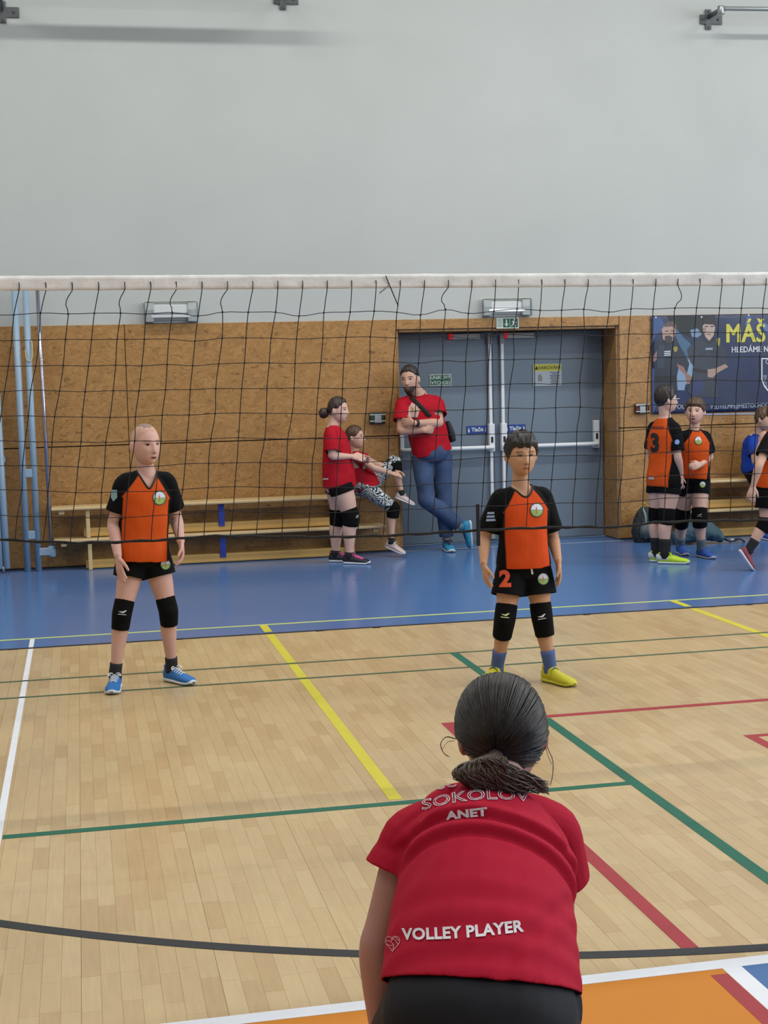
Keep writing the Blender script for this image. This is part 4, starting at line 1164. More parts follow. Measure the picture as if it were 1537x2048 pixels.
def emblem(parent, O, U, W, tree, r, raydir=None):
    """round club badge: dark rim, pale sky, green field, ochre tower"""
    n = 40; V = []; F = []
    for i in range(n+1):
        for j in range(n+1): V.append((r*(2*i/n-1), r*1.08*(2*j/n-1)))
    V = np.array(V)
    cols = []
    for u_, v_ in V:
        q = math.hypot(u_/r, v_/(r*1.08))
        if q > .86: c = lin('2a3a2c')
        elif abs(u_) < r*.10 and -.55*r < v_ < .35*r: c = lin('b0763c')
        elif abs(u_) < r*.05 and v_ < .6*r and v_ > 0: c = lin('8f5b40')
        elif v_ > .05*r: c = lin('cfd3e0')
        elif v_ > -.05*r: c = lin('3c4a4a')
        else: c = lin('8fae62')
        cols.append(c)
    for i in range(n):
        for j in range(n):
            q = [i*(n+1)+j, (i+1)*(n+1)+j, (i+1)*(n+1)+j+1, i*(n+1)+j+1]
            if math.hypot(V[q, 0].mean()/r, V[q, 1].mean()/(r*1.08)) < 1: F.append(tuple(q))
    return decal('club_badge', V, F, O, U, W, tree, mat('badge_print', None, .6, vcol=True), parent, off=.003, cols=np.array(cols), raydir=raydir)

def knee_pad(parent, hip, kn, an, s, fwd, up_=.24, dn_=.22, r=1.0, swoosh=None, view=None):
    hip, kn, an = map(np.asarray, (hip, kn, an)); fw = unit(fwd)
    a, b = kn+(hip-kn)*up_, kn+(an-kn)*dn_
    k = s*r
    parts = [tube([a, kn+(hip-kn)*.10, kn, kn+(an-kn)*.12, b], [.060*k, .060*k, .0595*k, .057*k, .053*k], seg=22, n=16, cap=0),
             tube([kn+(hip-kn)*.10+fw*.012*s, kn+fw*.020*s, kn+(an-kn)*.10+fw*.016*s], [(.045*k, .04*k), (.050*k, .045*k), (.044*k, .040*k)], side=np.cross(fw, unit(kn-an)), seg=18, n=8, cap=.8)]
    V, F = union(parts, .0065, 3)
    o = mesh_obj('knee_pad', V, F, M_pad, parent)
    if swoosh:
        t = bvh(V, F); vw = unit(view if view is not None else fwd); W = unit(hip-an); U = unit(np.cross(W, vw)); O = kn+(hip-kn)*.10+vw*.2
        k2 = .8*s
        decal('logo_mark', np.array([(-.030*k2, .004*k2), (-.004*k2, .006*k2), (.020*k2, .018*k2), (.026*k2, .015*k2), (.006*k2, -.004*k2), (-.012*k2, -.002*k2), (-.030*k2, -.012*k2), (.024*k2, -.010*k2), (.028*k2, -.014*k2), (-.028*k2, -.017*k2)]), [(0, 1, 5), (1, 2, 3, 4), (1, 4, 5), (6, 7, 8, 9)], O, U, W, t, mat('logo_'+swoosh, swoosh, .6), o, off=.003, maxlen=.02)
    return o

def sock(parent, kn, an, s, col, top=.30, r=1.0):
    kn, an = np.asarray(kn), np.asarray(an)
    return mesh_obj('sock', *tube([an+(kn-an)*top, an+(kn-an)*top*.5, an+(kn-an)*.02, an-V3(0, 0, .03)*s], [(.0345+.030*max(0, top-.15))*s*r, (.0345+.012*max(0, top-.15))*s*r, .0355*s*r, .036*s], seg=20, n=8, cap=.1), mat('sock_'+col, col, .85, bump=(300, .2)), parent)

def build_person(label, J, s, skin_m, H, hands, shirt, shorts, voxel=.0045, thick=1.0, body_prof=None, group=None, legthick=1.0):
    """root empty + one continuous body mesh + shirt and shorts. returns (root, body, bvh of the body, shirt pack)"""
    base = (np.asarray(J['an_a'])+np.asarray(J['an_b']))/2
    root = empty('person', (base[0], base[1], 0)); tag(root, label, 'person', group)
    sp = Spine(J); k = s*thick
    prof = body_prof or [(-.13, .085, .075, 0), (-.03, .122, .092, -.004), (.10, .120, .094, -.004), (.30, .108, .086, 0), (.55, .118, .090, .002), (.76, .128, .090, 0), (.90, .100, .070, -.006), (1.0, .052, .050, -.006)]
    parts = [sp.loft([(f, a*k, b*k, o_*k) for f, a, b, o_ in prof], cap=.3)]
    neck = np.asarray(J['neck'])
    r_, f_, u_ = head_axes(H); kh = H['h']/.21
    hb = np.asarray(H['c'])-u_*.045*kh-f_*.022*kh
    nr = J.get('neck_r', .044)*s
    parts.append(limb([neck-unit(hb-neck)*.03, neck, neck*.5+hb*.5, hb], [nr*1.25, nr*1.12, nr, nr*1.02], n=10))
    for q in 'ab':
        sh = np.asarray(J['sh_'+q])
        upn = unit(sp.at(1.0)-sp.at(.9))
        parts.append(limb([neck*.75+sh*.25-upn*.018*s, neck*.35+sh*.65-upn*.010*s, sh], [.040*k, .040*k, .043*k], n=8))
        parts.append(arm_geo(sh, J['el_'+q], J['wr_'+q], s, thick))
        hd = hands.get(q)
        if hd: parts += hand_geo(J['wr_'+q], hd['d'], hd['pn'], hd['th'], s*1.02*hd.get('k', 1), hd.get('curl', .35), hd.get('spread', .1), hd.get('fist', False))
        fw = np.asarray(J.get('kfwd_'+q, J['fwd']))
        parts.append(leg_geo(J['hip_'+q], J['kn_'+q], J['an_'+q], s, fw, legthick))
    parts += head_geo(H)
    V, F = union(parts, voxel, 2)
    body = mesh_obj('body', V, F, skin_m, root)
    tree = bvh(V, F)
    # shirt
    pack = None
    if shirt:
        sprof = shirt['prof']
        pts = [sp.loft([(f, a*k, b*k, o_*k) for f, a, b, o_ in sprof], n=30)]
        cuts = []
        P0 = sp.at(sprof[0][0])+sp.front(sprof[0][0])*sprof[0][3]*k; T0 = unit(sp.at(sprof[0][0]+.05)-sp.at(sprof[0][0]))
        if shirt.get('hem'):
            hf, hs = shirt['hem']; Ph = sp.at(hf); Th = unit(sp.at(hf+.05)-sp.at(hf-.05)); Fh = sp.front(hf); Dh = unit(-Th+Fh*hs)
            cuts.append(lambda C: (((C-Ph)@Dh) > 0) & (np.linalg.norm(C-Ph, axis=1) < .32*s))
        else: cuts.append(cut_plane(P0, -T0, .009, .4))
        sl = shirt.get('sleeve', .62); upn = unit(sp.at(1.0)-sp.at(.9))
        for q in 'ab':
            sh, el = np.asarray(J['sh_'+q]), np.asarray(J['el_'+q]); sv = sl[q] if isinstance(sl, dict) else sl
            e = sh+(el-sh)*sv
            rs = shirt.get('rs', .058)*k
            pts.append(limb([neck*.62+sh*.38-upn*.016*s, neck*.25+sh*.75-upn*.006*s, sh+(el-sh)*.03, sh+(el-sh)*sv*.5, e], [shirt.get('clav', .042)*k, shirt.get('clav', .042)*1.08*k, .051*k, rs*.98, rs*shirt.get('flare', 1.04)], n=18, seg=20, cap=0))
            cuts.append(cut_plane(e, el-sh, .009, rs*1.22))
        nu = unit(sp.at(1.0)-sp.at(.9)); nf = sp.front(1.0); nl = sp.lat(1.0)
        cw, cf, cb = shirt.get('collar', (.060, .062, .050)); cw, cf, cb = cw*s, cf*s, cb*s; vn = shirt.get('vneck', 0)*s
        def neck_hole(C):
            d = C-neck; x = d@nl; y = d@nf; z = d@nu
            hole = ((x/cw)**2+(np.where(y > 0, y/cf, y/cb))**2 < 1) & (z > -.11*s)
            if vn: hole |= (y > 0) & (np.abs(x) < cw*.95*np.clip(1-(-(z+.008*s))/vn, 0, 1)) & (z > -vn*1.05)
            return hole & (np.linalg.norm(d, axis=1) < .25*s)
        cuts.append(neck_hole)
        cf_ = shirt['col'](sp, J, k) if shirt.get('col') else None
        o, V2, F2, loops = cloth('shirt', pts, cuts, root, M_cloth, cf_, shirt.get('voxel', .0068), 3, shirt.get('amp', .0035), shirt.get('freq', (5, 5, 11)), shirt.get('seed', 0), post=(lambda V_, F_: shirt['post'](V_, F_, sp, k)) if shirt.get('post') else None)
        cl = min(loops, key=lambda lp: np.linalg.norm(V2[lp].mean(0)-neck))
        trim('collar', V2, cl, shirt.get('collar_r', .0075)*s, shirt['collar_m'], o)
        pack = (o, bvh(V2, F2), sp, V2, F2)
    if shorts:
        pr = shorts.get('prof') or [(-.10, .105, .098, 0), (-.02, .136, .108, -.004), (.10, .132, .108, -.003), (.20, .118, .098, 0)]
        pts = [sp.loft([(f, a*k, b*k, o_*k) for f, a, b, o_ in pr], n=16, cap=.35)]
        cuts = []
        for q in 'ab':
            hip, kn = np.asarray(J['hip_'+q]), np.asarray(J['kn_'+q]); fr = shorts.get('len', .42)
            rr_ = shorts.get('r', .088)*k; r0 = max(shorts.get('r0', .088)*k, .080*s*legthick+.010)
            if isinstance(fr, dict): fr = fr[q]
            if fr <= 1:
                e = hip+(kn-hip)*fr; dr = kn-hip
                pts.append(limb([hip-(kn-hip)*.13, hip+(kn-hip)*fr*.5, e], [r0*.97, (r0*1.03+rr_)/2, rr_], n=12, seg=22, cap=0))
            else:
                an = np.asarray(J['an_'+q]); e = kn+(an-kn)*(fr-1); dr = an-kn; rk = shorts.get('rk', .062)*k
                pts.append(limb([hip-(kn-hip)*.13, hip+(kn-hip)*.4, hip+(kn-hip)*.82, kn, kn+(an-kn)*.18, kn+(an-kn)*(fr-1)*.6, e], [r0, (r0+rk)/2, rk*1.03, rk*1.02, rk, (rk+rr_)/2, rr_], n=26, seg=20, cap=0))
            cuts.append(cut_plane(e, dr, .008, rr_*1.4))
        o, V3_, F3_, _ = cloth('shorts', pts, cuts, root, shorts.get('m', M_blackcloth), None, shorts.get('voxel', .0068), 3, shorts.get('amp', .003), (7, 7, 9), 5)
        shorts['obj'] = o; shorts['tree'] = bvh(V3_, F3_)
    return root, body, tree, pack

def jersey_colours(side_w=.80, raglan=(.035, .130, .70), base=ORANGE):
    """orange jersey with black raglan sleeves and black side panels"""
    def mk(sp, J, k):
        def fn(V):
            f, x, y = sp.coords(V)
            ax = np.abs(x)/k
            top = np.clip((f-raglan[2])/(1.0-raglan[2]), 0, 1)
            edge = raglan[1]*(1-top)+raglan[0]*top
            e2 = np.where(f > raglan[2], edge, .150*side_w)
            b_ = np.clip((ax-e2)/.005+.5, 0, 1)
            b_ = np.maximum(b_, np.clip((ax-.165)/.005+.5, 0, 1))[:, None]
            return np.array(BLACK)[None]*b_+np.array(base)[None]*(1-b_)
        return fn
    return mk
def plain(c):
    return lambda sp, J, k: (lambda V: np.tile(np.array(c), (len(V), 1)))

SHIRT_PROF = [(-.06, .148, .124, .0), (.08, .145, .122, .0), (.30, .133, .110, .002), (.52, .134, .106, .004), (.72, .142, .104, .002), (.86, .125, .088, -.002), (.95, .085, .068, -.006), (1.0, .060, .056, -.008)]

# ================================================================ PERSON: boy in orange, left
def toward_cam(p):
    v = np.array([-p[0], -p[1], 0.0]); return unit(v)
def rotz(v, deg):
    a = R(deg); return V3(v[0]*math.cos(a)-v[1]*math.sin(a), v[0]*math.sin(a)+v[1]*math.cos(a), v[2])
M_blk_trim = mat('black_trim', '0d0e11', .7)
UP = V3(0, 0, 1)

YB1 = 8.12
c0 = at(285, 1100, YB1); tc = toward_cam(c0); fw = rotz(tc, 12)
J = dict(fwd=fw, pelvis=at(285, 1112, YB1+.03), spine=[at(286, 1060, YB1+.03), at(288, 1005, YB1+.02)], neck=at(292, 942, YB1+.01),
         sh_a=at(251, 963, YB1-.01), sh_b=at(333, 961, YB1+.02), el_a=at(227, 1048, YB1+.02), el_b=at(353, 1038, YB1+.10), wr_a=at(236, 1112, YB1-.10), wr_b=at(362, 1084, YB1-.04),
         hip_a=at(266, 1122, YB1+.03), hip_b=at(311, 1121, YB1+.04), kn_a=at(244, 1228, YB1-.03), kn_b=at(337, 1221, YB1+.0), an_a=at(230, 1336, YB1-.02), an_b=at(343, 1322, YB1+.06))
J['an_a'][2] = .085; J['an_b'][2] = .085
J['fd_a'] = rotz(tc, -6); J['fd_b'] = rotz(tc, 38); J['kfwd_a'] = rotz(tc, 0); J['kfwd_b'] = rotz(tc, 25)
hc = at(291, 889, YB1-.01)
H = dict(c=hc, f=rotz(tc, 30)+V3(0, 0, -.02), u=unit(V3(0, 0, 1)+.04*fw), w=.150, d=.185, h=.222)
hands = dict(a=dict(d=V3(.10, -.15, -1), pn=V3(.6, .3, .1), th=V3(.3, -1, 0), curl=.25, spread=.14), b=dict(d=V3(.05, -.25, -1), pn=V3(-1, -.1, 0), th=V3(0, -1, 0), curl=.9, spread=.06))
sh = dict(prof=SHIRT_PROF, sleeve=.74, col=jersey_colours(), collar=(.056, .058, .05), vneck=.085, collar_m=M_blk_trim, amp=.007, freq=(8, 8, 6), seed=1, voxel=.005)
so = dict(len=.34, r=.090, voxel=.0055)
root, body, tree, pack = build_person('boy in orange jersey with shaved head and blue shoes behind the net', J, 1.04, skin('pale', 'cba094'), H, hands, sh, so, voxel=.004, group=None, legthick=.93)
face(root, H, tree, brow='8a6a58', mouth='open', gaze=.3)
hair_cap('hair', H, [(0, .72), (.6, .66), (1.0, .42), (1.4, .10), (1.8, .05), (2.2, -.2), (3.15, -.4)], .0012, mat('stubble_hair', 'c39c8a', .85, bump=(700, .3)), root, rough=.05)
hair_cap('hair_top', H, [(0, .84), (.6, .86), (1.0, .90), (1.6, .90), (2.2, .86), (3.15, .80)], .004, mat('stubble_top', '8d7a70', .9, bump=(600, .4)), root, rough=.15)
shirt_o, stree, sp, *_ = pack
q = sp.at(.73)
emblem(shirt_o, at(319, 996, YB1-.35), V3(*(-np.cross(tc, UP))), UP, stree, .037, raydir=view(319, 996))
emblem(so['obj'], at(331, 1129, YB1-.35), V3(*(-np.cross(tc, UP))), UP, so['tree'], .028, raydir=view(331, 1129))
# pale arm patch
sd = rotz(tc, -45); decal('sleeve_patch', *poly2d([(-.022, .03), (.022, .03), (.022, -.012), (0, -.034), (-.022, -.012)]), at(224, 991, YB1-.05)+sd*.25, unit(np.cross(UP, sd)), UP, stree, mat('patch_teal', '7fa3ad', .7), shirt_o, off=.003, raydir=-sd)
for q in 'ab':
    kf = J['kfwd_'+q]
    knee_pad(root, J['hip_'+q], J['kn_'+q], J['an_'+q], 1.0, kf, up_=.27, dn_=.26, r=.93, swoosh='b9bcc0' if q == 'a' else None, view=tc)
    sock(root, J['kn_'+q], J['an_'+q], 1.0, '1c1c20', .17)
    shoe_at(root, J['an_'+q], J['fd_'+q], 1.06, (mat('shoe_blue', '1f6ab0', .6, bump=(400, .3)), mat('sole_white', 'cdd2d8', .5), mat('lace_white', 'd6dbe0', .7)), L=.232)

# ================================================================ PERSON: boy in orange, right
YB2 = 7.52
c0 = at(1045, 1120, YB2); tc = toward_cam(c0); fw = rotz(tc, 3)
J = dict(fwd=fw, pelvis=at(1048, 1135, YB2+.02), spine=[at(1047, 1085, YB2+.01), at(1045, 1035, YB2+.01)], neck=at(1042, 972, YB2+.01),
         sh_a=at(1001, 995, YB2), sh_b=at(1087, 993, YB2+.01), el_a=at(970, 1074, YB2+.04), el_b=at(1106, 1073, YB2+.05), wr_a=at(968, 1127, YB2-.05), wr_b=at(1117, 1122, YB2-.05),
         hip_a=at(1023, 1146, YB2+.02), hip_b=at(1073, 1145, YB2+.02), kn_a=at(1010, 1240, YB2-.03), kn_b=at(1085, 1236, YB2-.03), an_a=at(995, 1330, YB2+.08), an_b=at(1101, 1332, YB2-.03))
J['an_a'][2] = .083; J['an_b'][2] = .083
J['fd_a'] = rotz(tc, -36); J['fd_b'] = rotz(tc, 42); J['kfwd_a'] = rotz(tc, -12); J['kfwd_b'] = rotz(tc, 18)
hc = at(1043.5, 910, YB2-.01)
H = dict(c=hc, f=rotz(tc, 17)+V3(0, 0, -.05), u=unit(V3(0, 0, 1)+.05*fw), w=.156, d=.180, h=.215)
hands = dict(a=dict(d=V3(.13, -.1, -1), pn=V3(1, .1, .1), th=V3(.2, -1, 0), curl=.3, spread=.12), b=dict(d=V3(.03, -.1, -1), pn=V3(-1, .1, .1), th=V3(-.2, -1, 0), curl=.35, spread=.12))
sh = dict(prof=[(.02, .148, .124, .002), (.12, .145, .122, .002), (.30, .136, .112, .003)]+SHIRT_PROF[3:], sleeve=.86, col=jersey_colours(raglan=(.040, .128, .70), base=lin('cb4a1c')), collar=(.064, .084, .05), collar_m=M_blk_trim, amp=.007, freq=(8, 8, 6), seed=4, voxel=.005, rs=.060)
so = dict(len=.52, r=.096, voxel=.0055)
root, body, tree, pack = build_person('dark-haired boy in orange jersey with number 2 shorts and yellow shoes', J, 1.0, skin('tan', 'bd8f70'), H, hands, sh, so, voxel=.004, legthick=.95)
face(root, H, tree, brow='5f4636', mouth='closed', slit=True, gaze=.3, lips=mat('lip_tan', '9a5f4e', .5))
hair_cap('hair', H, [(0, .50), (.35, .42), (.7, .50), (.95, .38), (1.15, .10), (1.4, -.10), (1.75, .02), (2.1, -.30), (3.15, -.5)], .011, hair_mat('hair_black', '1b1614'), root, rough=.5, top=2.3, fringe=.006, seed=2)
shirt_o, stree, sp, *_ = pack
rgt = V3(*(-np.cross(tc, UP)))
emblem(shirt_o, at(1074, 1020, YB2-.35), rgt, UP, stree, .036, raydir=view(1074, 1020))
emblem(so['obj'], at(1087, 1158, YB2-.35), rgt, UP, so['tree'], .031, raydir=view(1087, 1158))
decal('number', *text_mesh('2', .120, .006), at(1011, 1159, YB2-.35), rgt, UP, so['tree'], mat('number_orange', 'd4502a', .7), so['obj'], off=.003, raydir=view(1011, 1159))
q = at(1063, 1139, YB2-.2); decal('drawstring', *poly2d([(-.006, .018), (.004, .02), (.011, -.024), (.001, -.026)]), q, rgt, UP, so['tree'], mat('cord_white', 'd3d3d0', .7), so['obj'], off=.006, raydir=view(1063, 1139))
sd = rotz(tc, -50)
for i_ in range(3): decal('sleeve_patch', *poly2d([(-.016, .006), (.016, .008), (.016, -.004), (-.016, -.006)]), at(966, 1028+i_*7, YB2-.05)+sd*.25, unit(np.cross(UP, sd)), UP, stree, mat('patch_blue', '8fa3c4', .7), shirt_o, off=.003, raydir=-sd)
for q in 'ab':
    kf = J['kfwd_'+q]
    knee_pad(root, J['hip_'+q], J['kn_'+q], J['an_'+q], 1.0, kf, up_=.34, dn_=.36, r=1.0, swoosh='c9cf8a' if q == 'a' else 'd0d2d4', view=tc)
    sock(root, J['kn_'+q], J['an_'+q], 1.0, '4a5f95', .34)
    shoe_at(root, J['an_'+q], J['fd_'+q], 1.06, (mat('shoe_yellow', 'c4bd28', .6, bump=(300, .3)), mat('sole_yellow', 'c2be36', .55), None), lace=False, strap=True, L=.235)

# ================================================================ PERSON: girl in red standing in profile
def tread(heel, toe): return np.asarray(heel, float), np.asarray(toe, float)
M_red_trim = mat('red_trim', '98141f', .75)
Yg = 12.95
c0 = at(680, 1000, Yg); tc = toward_cam(c0); fw = rotz(tc, 80)
J = dict(fwd=fw, pelvis=at(678, 972, Yg), spine=[at(675, 930, Yg), at(672, 890, Yg)], neck=at(667, 852, Yg),
         sh_a=at(663, 868, Yg-.14), sh_b=at(673, 866, Yg+.14), el_a=at(665, 912, Yg-.17), el_b=at(690, 912, Yg+.16), wr_a=at(704, 913, Yg-.12), wr_b=at(712, 916, Yg+.02),
         hip_a=at(683, 978, Yg-.08), hip_b=at(676, 978, Yg+.08), kn_a=at(703, 1035, Yg-.10), kn_b=at(677, 1035, Yg+.09), an_a=at(699, 1100, Yg-.10), an_b=at(671, 1100, Yg+.09))
J['an_a'][2] = .085; J['an_b'][2] = .085
J['fd_a'] = rotz(tc, 68); J['fd_b'] = rotz(tc, 75)
H = dict(c=at(677, 820, Yg-.01), f=rotz(tc, 66)+V3(0, 0, -.12), u=unit(V3(.05, 0, 1)), w=.150, d=.186, h=.222)
hands = dict(a=dict(d=V3(1, -.1, -.15), pn=V3(0, .7, -.4), th=V3(0, 0, 1), curl=.5), b=dict(d=V3(1, -.25, -.1), pn=V3(0, -.6, -.4), th=V3(0, 0, 1), curl=.5))
GP = [(-.03, .150, .142, .006), (.12, .150, .144, .008), (.35, .142, .132, .006), (.58, .140, .122, .004), (.75, .138, .108, 0), (.88, .115, .088, -.004), (.96, .075, .066, -.006), (1.0, .058, .056, -.008)]
GB = [(-.13, .095, .09, 0), (-.03, .132, .118, 0), (.10, .132, .122, .004), (.30, .124, .112, .004), (.55, .122, .100, .002), (.76, .126, .090, 0), (.90, .098, .070, -.006), (1.0, .052, .050, -.006)]
sh = dict(prof=GP, sleeve=.80, col=plain(REDC), collar=(.058, .060, .05), collar_m=mat('skin_toned_trim', 'b23038', .7), amp=.008, freq=(7, 7, 6), seed=9, rs=.066)
so = dict(len=.17, r=.102)
root, body, tree, pack = build_person('girl in red shirt with hair bun standing in profile by the bench', J, 1.06, skin('rosy', 'cfa797'), H, hands, sh, so, voxel=.0062, thick=1.0, body_prof=GB, legthick=1.28)
face(root, H, tree, brow='5a4334', mouth='closed')
hm = hair_mat('hair_brown', '33231c')
hair_cap('hair', H, [(0, .66), (.6, .60), (.95, .40), (1.2, .18), (1.5, .12), (1.9, -.1), (2.3, -.35), (3.15, -.5)], .012, hm, root, rough=.4, seed=5)
V, F = ellipsoid(at(648, 826, Yg+.02), np.diag([.045, .045, .047]), 20, 14); V = wrinkle(V, F, .010, (40, 40, 40), 3); mesh_obj('hair_bun', V, F, hm, root)
stree = pack[1]
decal('hem_print', *poly2d([(-.03, -.006), (.03, -.006), (.03, .006), (-.03, .006)]), at(651, 958, Yg-.3), V3(1, .25, 0), UP, stree, mat('print_white', 'c9c3c3', .7), pack[0], raydir=view(651, 958))
for q in 'ab':
    knee_pad(root, J['hip_'+q], J['kn_'+q], J['an_'+q], 1.04, J['fd_'+q], up_=.30, dn_=.24, r=1.30, swoosh='c9cbd0' if q == 'a' else None, view=rotz(tc, 50))
    sock(root, J['kn_'+q], J['an_'+q], 1.1, '17171b', .07, 1.1)
    sm_ = (mat('shoe_black_pink', '1a1b26', .6), mat('sole_white', 'cdd2d8', .5), mat('lace_pink', 'b0487c', .6))
    so_ = shoe_at(root, J['an_'+q], J['fd_'+q], 1.12, sm_, L=.235)
    an = J['an_'+q]; d_ = unit(J['fd_'+q]); l_ = np.cross(d_, UP)
    mesh_obj('pink_panel', *tube([V3(an[0], an[1], .072)+d_*.055, V3(an[0], an[1], .060)+d_*.10, V3(an[0], an[1], .046)+d_*.135], [(.030, .016), (.032, .014), (.026, .010)], side=l_, seg=12, n=6, cap=.4), mat('shoe_pink', 'b0487c', .6), so_)
    mesh_obj('pink_collar', *tube([V3(an[0], an[1], .088)-d_*.045, V3(an[0], an[1], .094)-d_*.01], [(.034, .010), (.036, .010)], side=l_, seg=12, n=4, cap=.5), mat('shoe_pink', 'b0487c', .6), so_)

# ================================================================ PERSON: girl in red sitting on the bench, one leg drawn up
def zebra_material():
    mt = bpy.data.materials.new('zebra_leggings'); mt.use_nodes = True; nt = mt.node_tree; L = nt.links.new; b = nt.nodes['Principled BSDF']; b.inputs['Roughness'].default_value = .8
    tc_ = nt.nodes.new('ShaderNodeTexCoord'); n = nt.nodes.new('ShaderNodeTexNoise'); n.inputs['Scale'].default_value = 9; L(tc_.outputs['Object'], n.inputs['Vector'])
    ad = nt.nodes.new('ShaderNodeVectorMath'); ad.operation = 'MULTIPLY_ADD'; ad.inputs[1].default_value = (.30, .30, .30); L(n.outputs['Color'], ad.inputs[0]); L(tc_.outputs['Object'], ad.inputs[2])
    w_ = nt.nodes.new('ShaderNodeTexWave'); w_.inputs['Scale'].default_value = 13; w_.bands_direction = 'DIAGONAL'; L(ad.outputs[0], w_.inputs['Vector'])
    cr = nt.nodes.new('ShaderNodeValToRGB'); e = cr.color_ramp.elements; e[0].position = .42; e[0].color = (*lin('22252a'), 1); e[1].position = .52; e[1].color = (*lin('c2c8cc'), 1)
    L(w_.outputs['Fac'], cr.inputs[0]); L(cr.outputs[0], b.inputs['Base Color']); return mt
Yt = 13.32
c0 = at(740, 990, Yt); tc = toward_cam(c0); fw = rotz(tc, 84)
J = dict(fwd=fw, pelvis=at(727, 972, Yt), spine=[at(719, 950, Yt+.01), at(712, 927, Yt+.01)], neck=at(709, 903, Yt),
         sh_a=at(716, 914, Yt-.11), sh_b=at(712, 911, Yt+.11), el_a=at(748, 936, Yt-.16), el_b=at(752, 928, Yt+.10), wr_a=at(783, 947, Yt-.06), wr_b=at(788, 942, Yt+.06),
         hip_a=at(737, 979, Yt-.07), hip_b=at(737, 976, Yt+.08), kn_a=at(787, 1016, Yt-.12), kn_b=at(789, 921, Yt+.09), an_a=at(783, 1082, Yt-.12), an_b=at(803, 985, Yt+.04))
J['fd_a'] = unit(V3(.75, -.65, -.25)); J['fd_b'] = unit(V3(.92, -.2, -.35)); J['fu_b'] = unit(V3(.35, 0, .93)); J['kfwd_a'] = unit(V3(1, -.2, .2)); J['kfwd_b'] = unit(V3(.4, 0, .8))
H = dict(c=at(710, 874, Yt-.02), f=rotz(tc, 74)+V3(0, 0, -.10), u=unit(V3(-.02, 0, 1)), w=.145, d=.178, h=.208)
hands = dict(a=dict(d=V3(1, .1, -.2), pn=V3(0, .5, -.8), th=V3(.2, .6, .6), curl=.8, spread=.04), b=dict(d=V3(.9, -.5, -.2), pn=V3(0, -.3, -.8), th=V3(0, -.5, .6), curl=.8, spread=.04))
sh = dict(prof=[(-.12, .132, .135, .02), (.08, .134, .138, .018), (.35, .126, .118, .008), (.58, .124, .100, .002), (.75, .128, .092, 0), (.88, .108, .078, -.004), (.96, .072, .060, -.006), (1.0, .056, .052, -.008)], sleeve=.56, col=plain(REDC), collar=(.056, .058, .05), collar_m=M_red_trim, amp=.006, seed=12, rs=.060)
so = dict(len=dict(a=.96, b=1.10), r=.058, rk=.060, r0=.082, m=zebra_material(), amp=.002)
root, body, tree, pack = build_person('girl in red shirt and zebra leggings sitting with one leg drawn up', J, .98, skin('warm', 'c8a08c'), H, hands, sh, so, voxel=.0062, legthick=.95)
face(root, H, tree, brow='6a5040', mouth='closed')
hm2 = hair_mat('hair_chestnut', '4a3325')
hair_cap('hair', H, [(0, .62), (.6, .56), (.95, .34), (1.2, .12), (1.5, .05), (1.9, -.15), (2.3, -.4), (3.15, -.55)], .010, hm2, root, rough=.3, seed=7)
V, F = tube([at(699, 878, Yt+.02), at(694, 888, Yt+.03), at(694, 905, Yt+.04), at(697, 920, Yt+.05)], [.022, .028, .022, .008], seg=14, n=14); mesh_obj('ponytail', wrinkle(V, F, .006, (50, 50, 15), 2), F, hm2, root)
knee_pad(root, J['hip_a'], J['kn_a'], J['an_a'], .98, J['kfwd_a'], up_=.10, dn_=.30, r=1.1)
knee_pad(root, J['hip_b'], J['kn_b']+(J['an_b']-J['kn_b'])*.12, J['an_b'], .98, unit(V3(.9, -.2, .1)), up_=0.0, dn_=.30, r=1.06)
pk = (mat('shoe_pale_pink', 'cdb9b8', .65, bump=(300, .3)), mat('sole_offwhite', 'd2cdca', .55), mat('lace_offwhite', 'cfc6c4', .7))
shoe_free(root, J['an_a'], V3(.78, -.62, -.34), V3(.1, -.1, 1), .215, pk, s=.98)
shoe_free(root, J['an_b'], V3(.93, -.25, -.42), V3(.4, 0, .9), .205, pk, s=.95)
sock(root, J['kn_a'], J['an_a'], .92, '17171b', .10); sock(root, J['kn_b'], J['an_b'], .92, '17171b', .06)

# ================================================================ PERSON: man leaning beside the doors
Ym = 13.44
c0 = at(860, 950, Ym); tc = toward_cam(c0); fw = rotz(tc, -4)
J = dict(fwd=fw, pelvis=at(865, 905, Ym+.02), spine=[at(856, 868, Ym+.02), at(846, 828, Ym+.02)], neck=at(836, 787, Ym+.02), neck_r=.047,
         sh_a=at(805, 808, Ym-.01), sh_b=at(874, 804, Ym+.04), el_a=at(803, 861, Ym-.10), el_b=at(879, 846, Ym-.07), wr_a=at(850, 861, Ym-.20), wr_b=at(828, 846, Ym-.24),
         hip_a=at(846, 922, Ym+.02), hip_b=at(883, 919, Ym+.04), kn_a=at(853, 1000, Ym-.06), kn_b=at(888, 998, Ym+.03), an_a=at(924, 1054, Ym-.06), an_b=at(894, 1082, Ym+.04))
J['an_b'][2] = .10
J['fd_a'] = unit(V3(.12, -.1, -1)); J['fu_a'] = unit(V3(-1, -.1, -.1)); J['fd_b'] = rotz(tc, 12); J['kfwd_a'] = rotz(tc, 20)
H = dict(c=at(820.5, 759, Ym-.04), f=rotz(tc, -20)+V3(0, 0, -.06), u=unit(V3(-.10, 0, 1)), w=.160, d=.200, h=.245)
hands = dict(a=dict(d=V3(.85, .5, .05), pn=V3(-.3, .9, .1), th=V3(0, 0, 1), curl=.5, spread=.02, k=.9), b=dict(d=V3(-.75, .65, .1), pn=V3(.4, .9, 0), th=V3(0, 0, 1), curl=.6, spread=.02, k=.9))
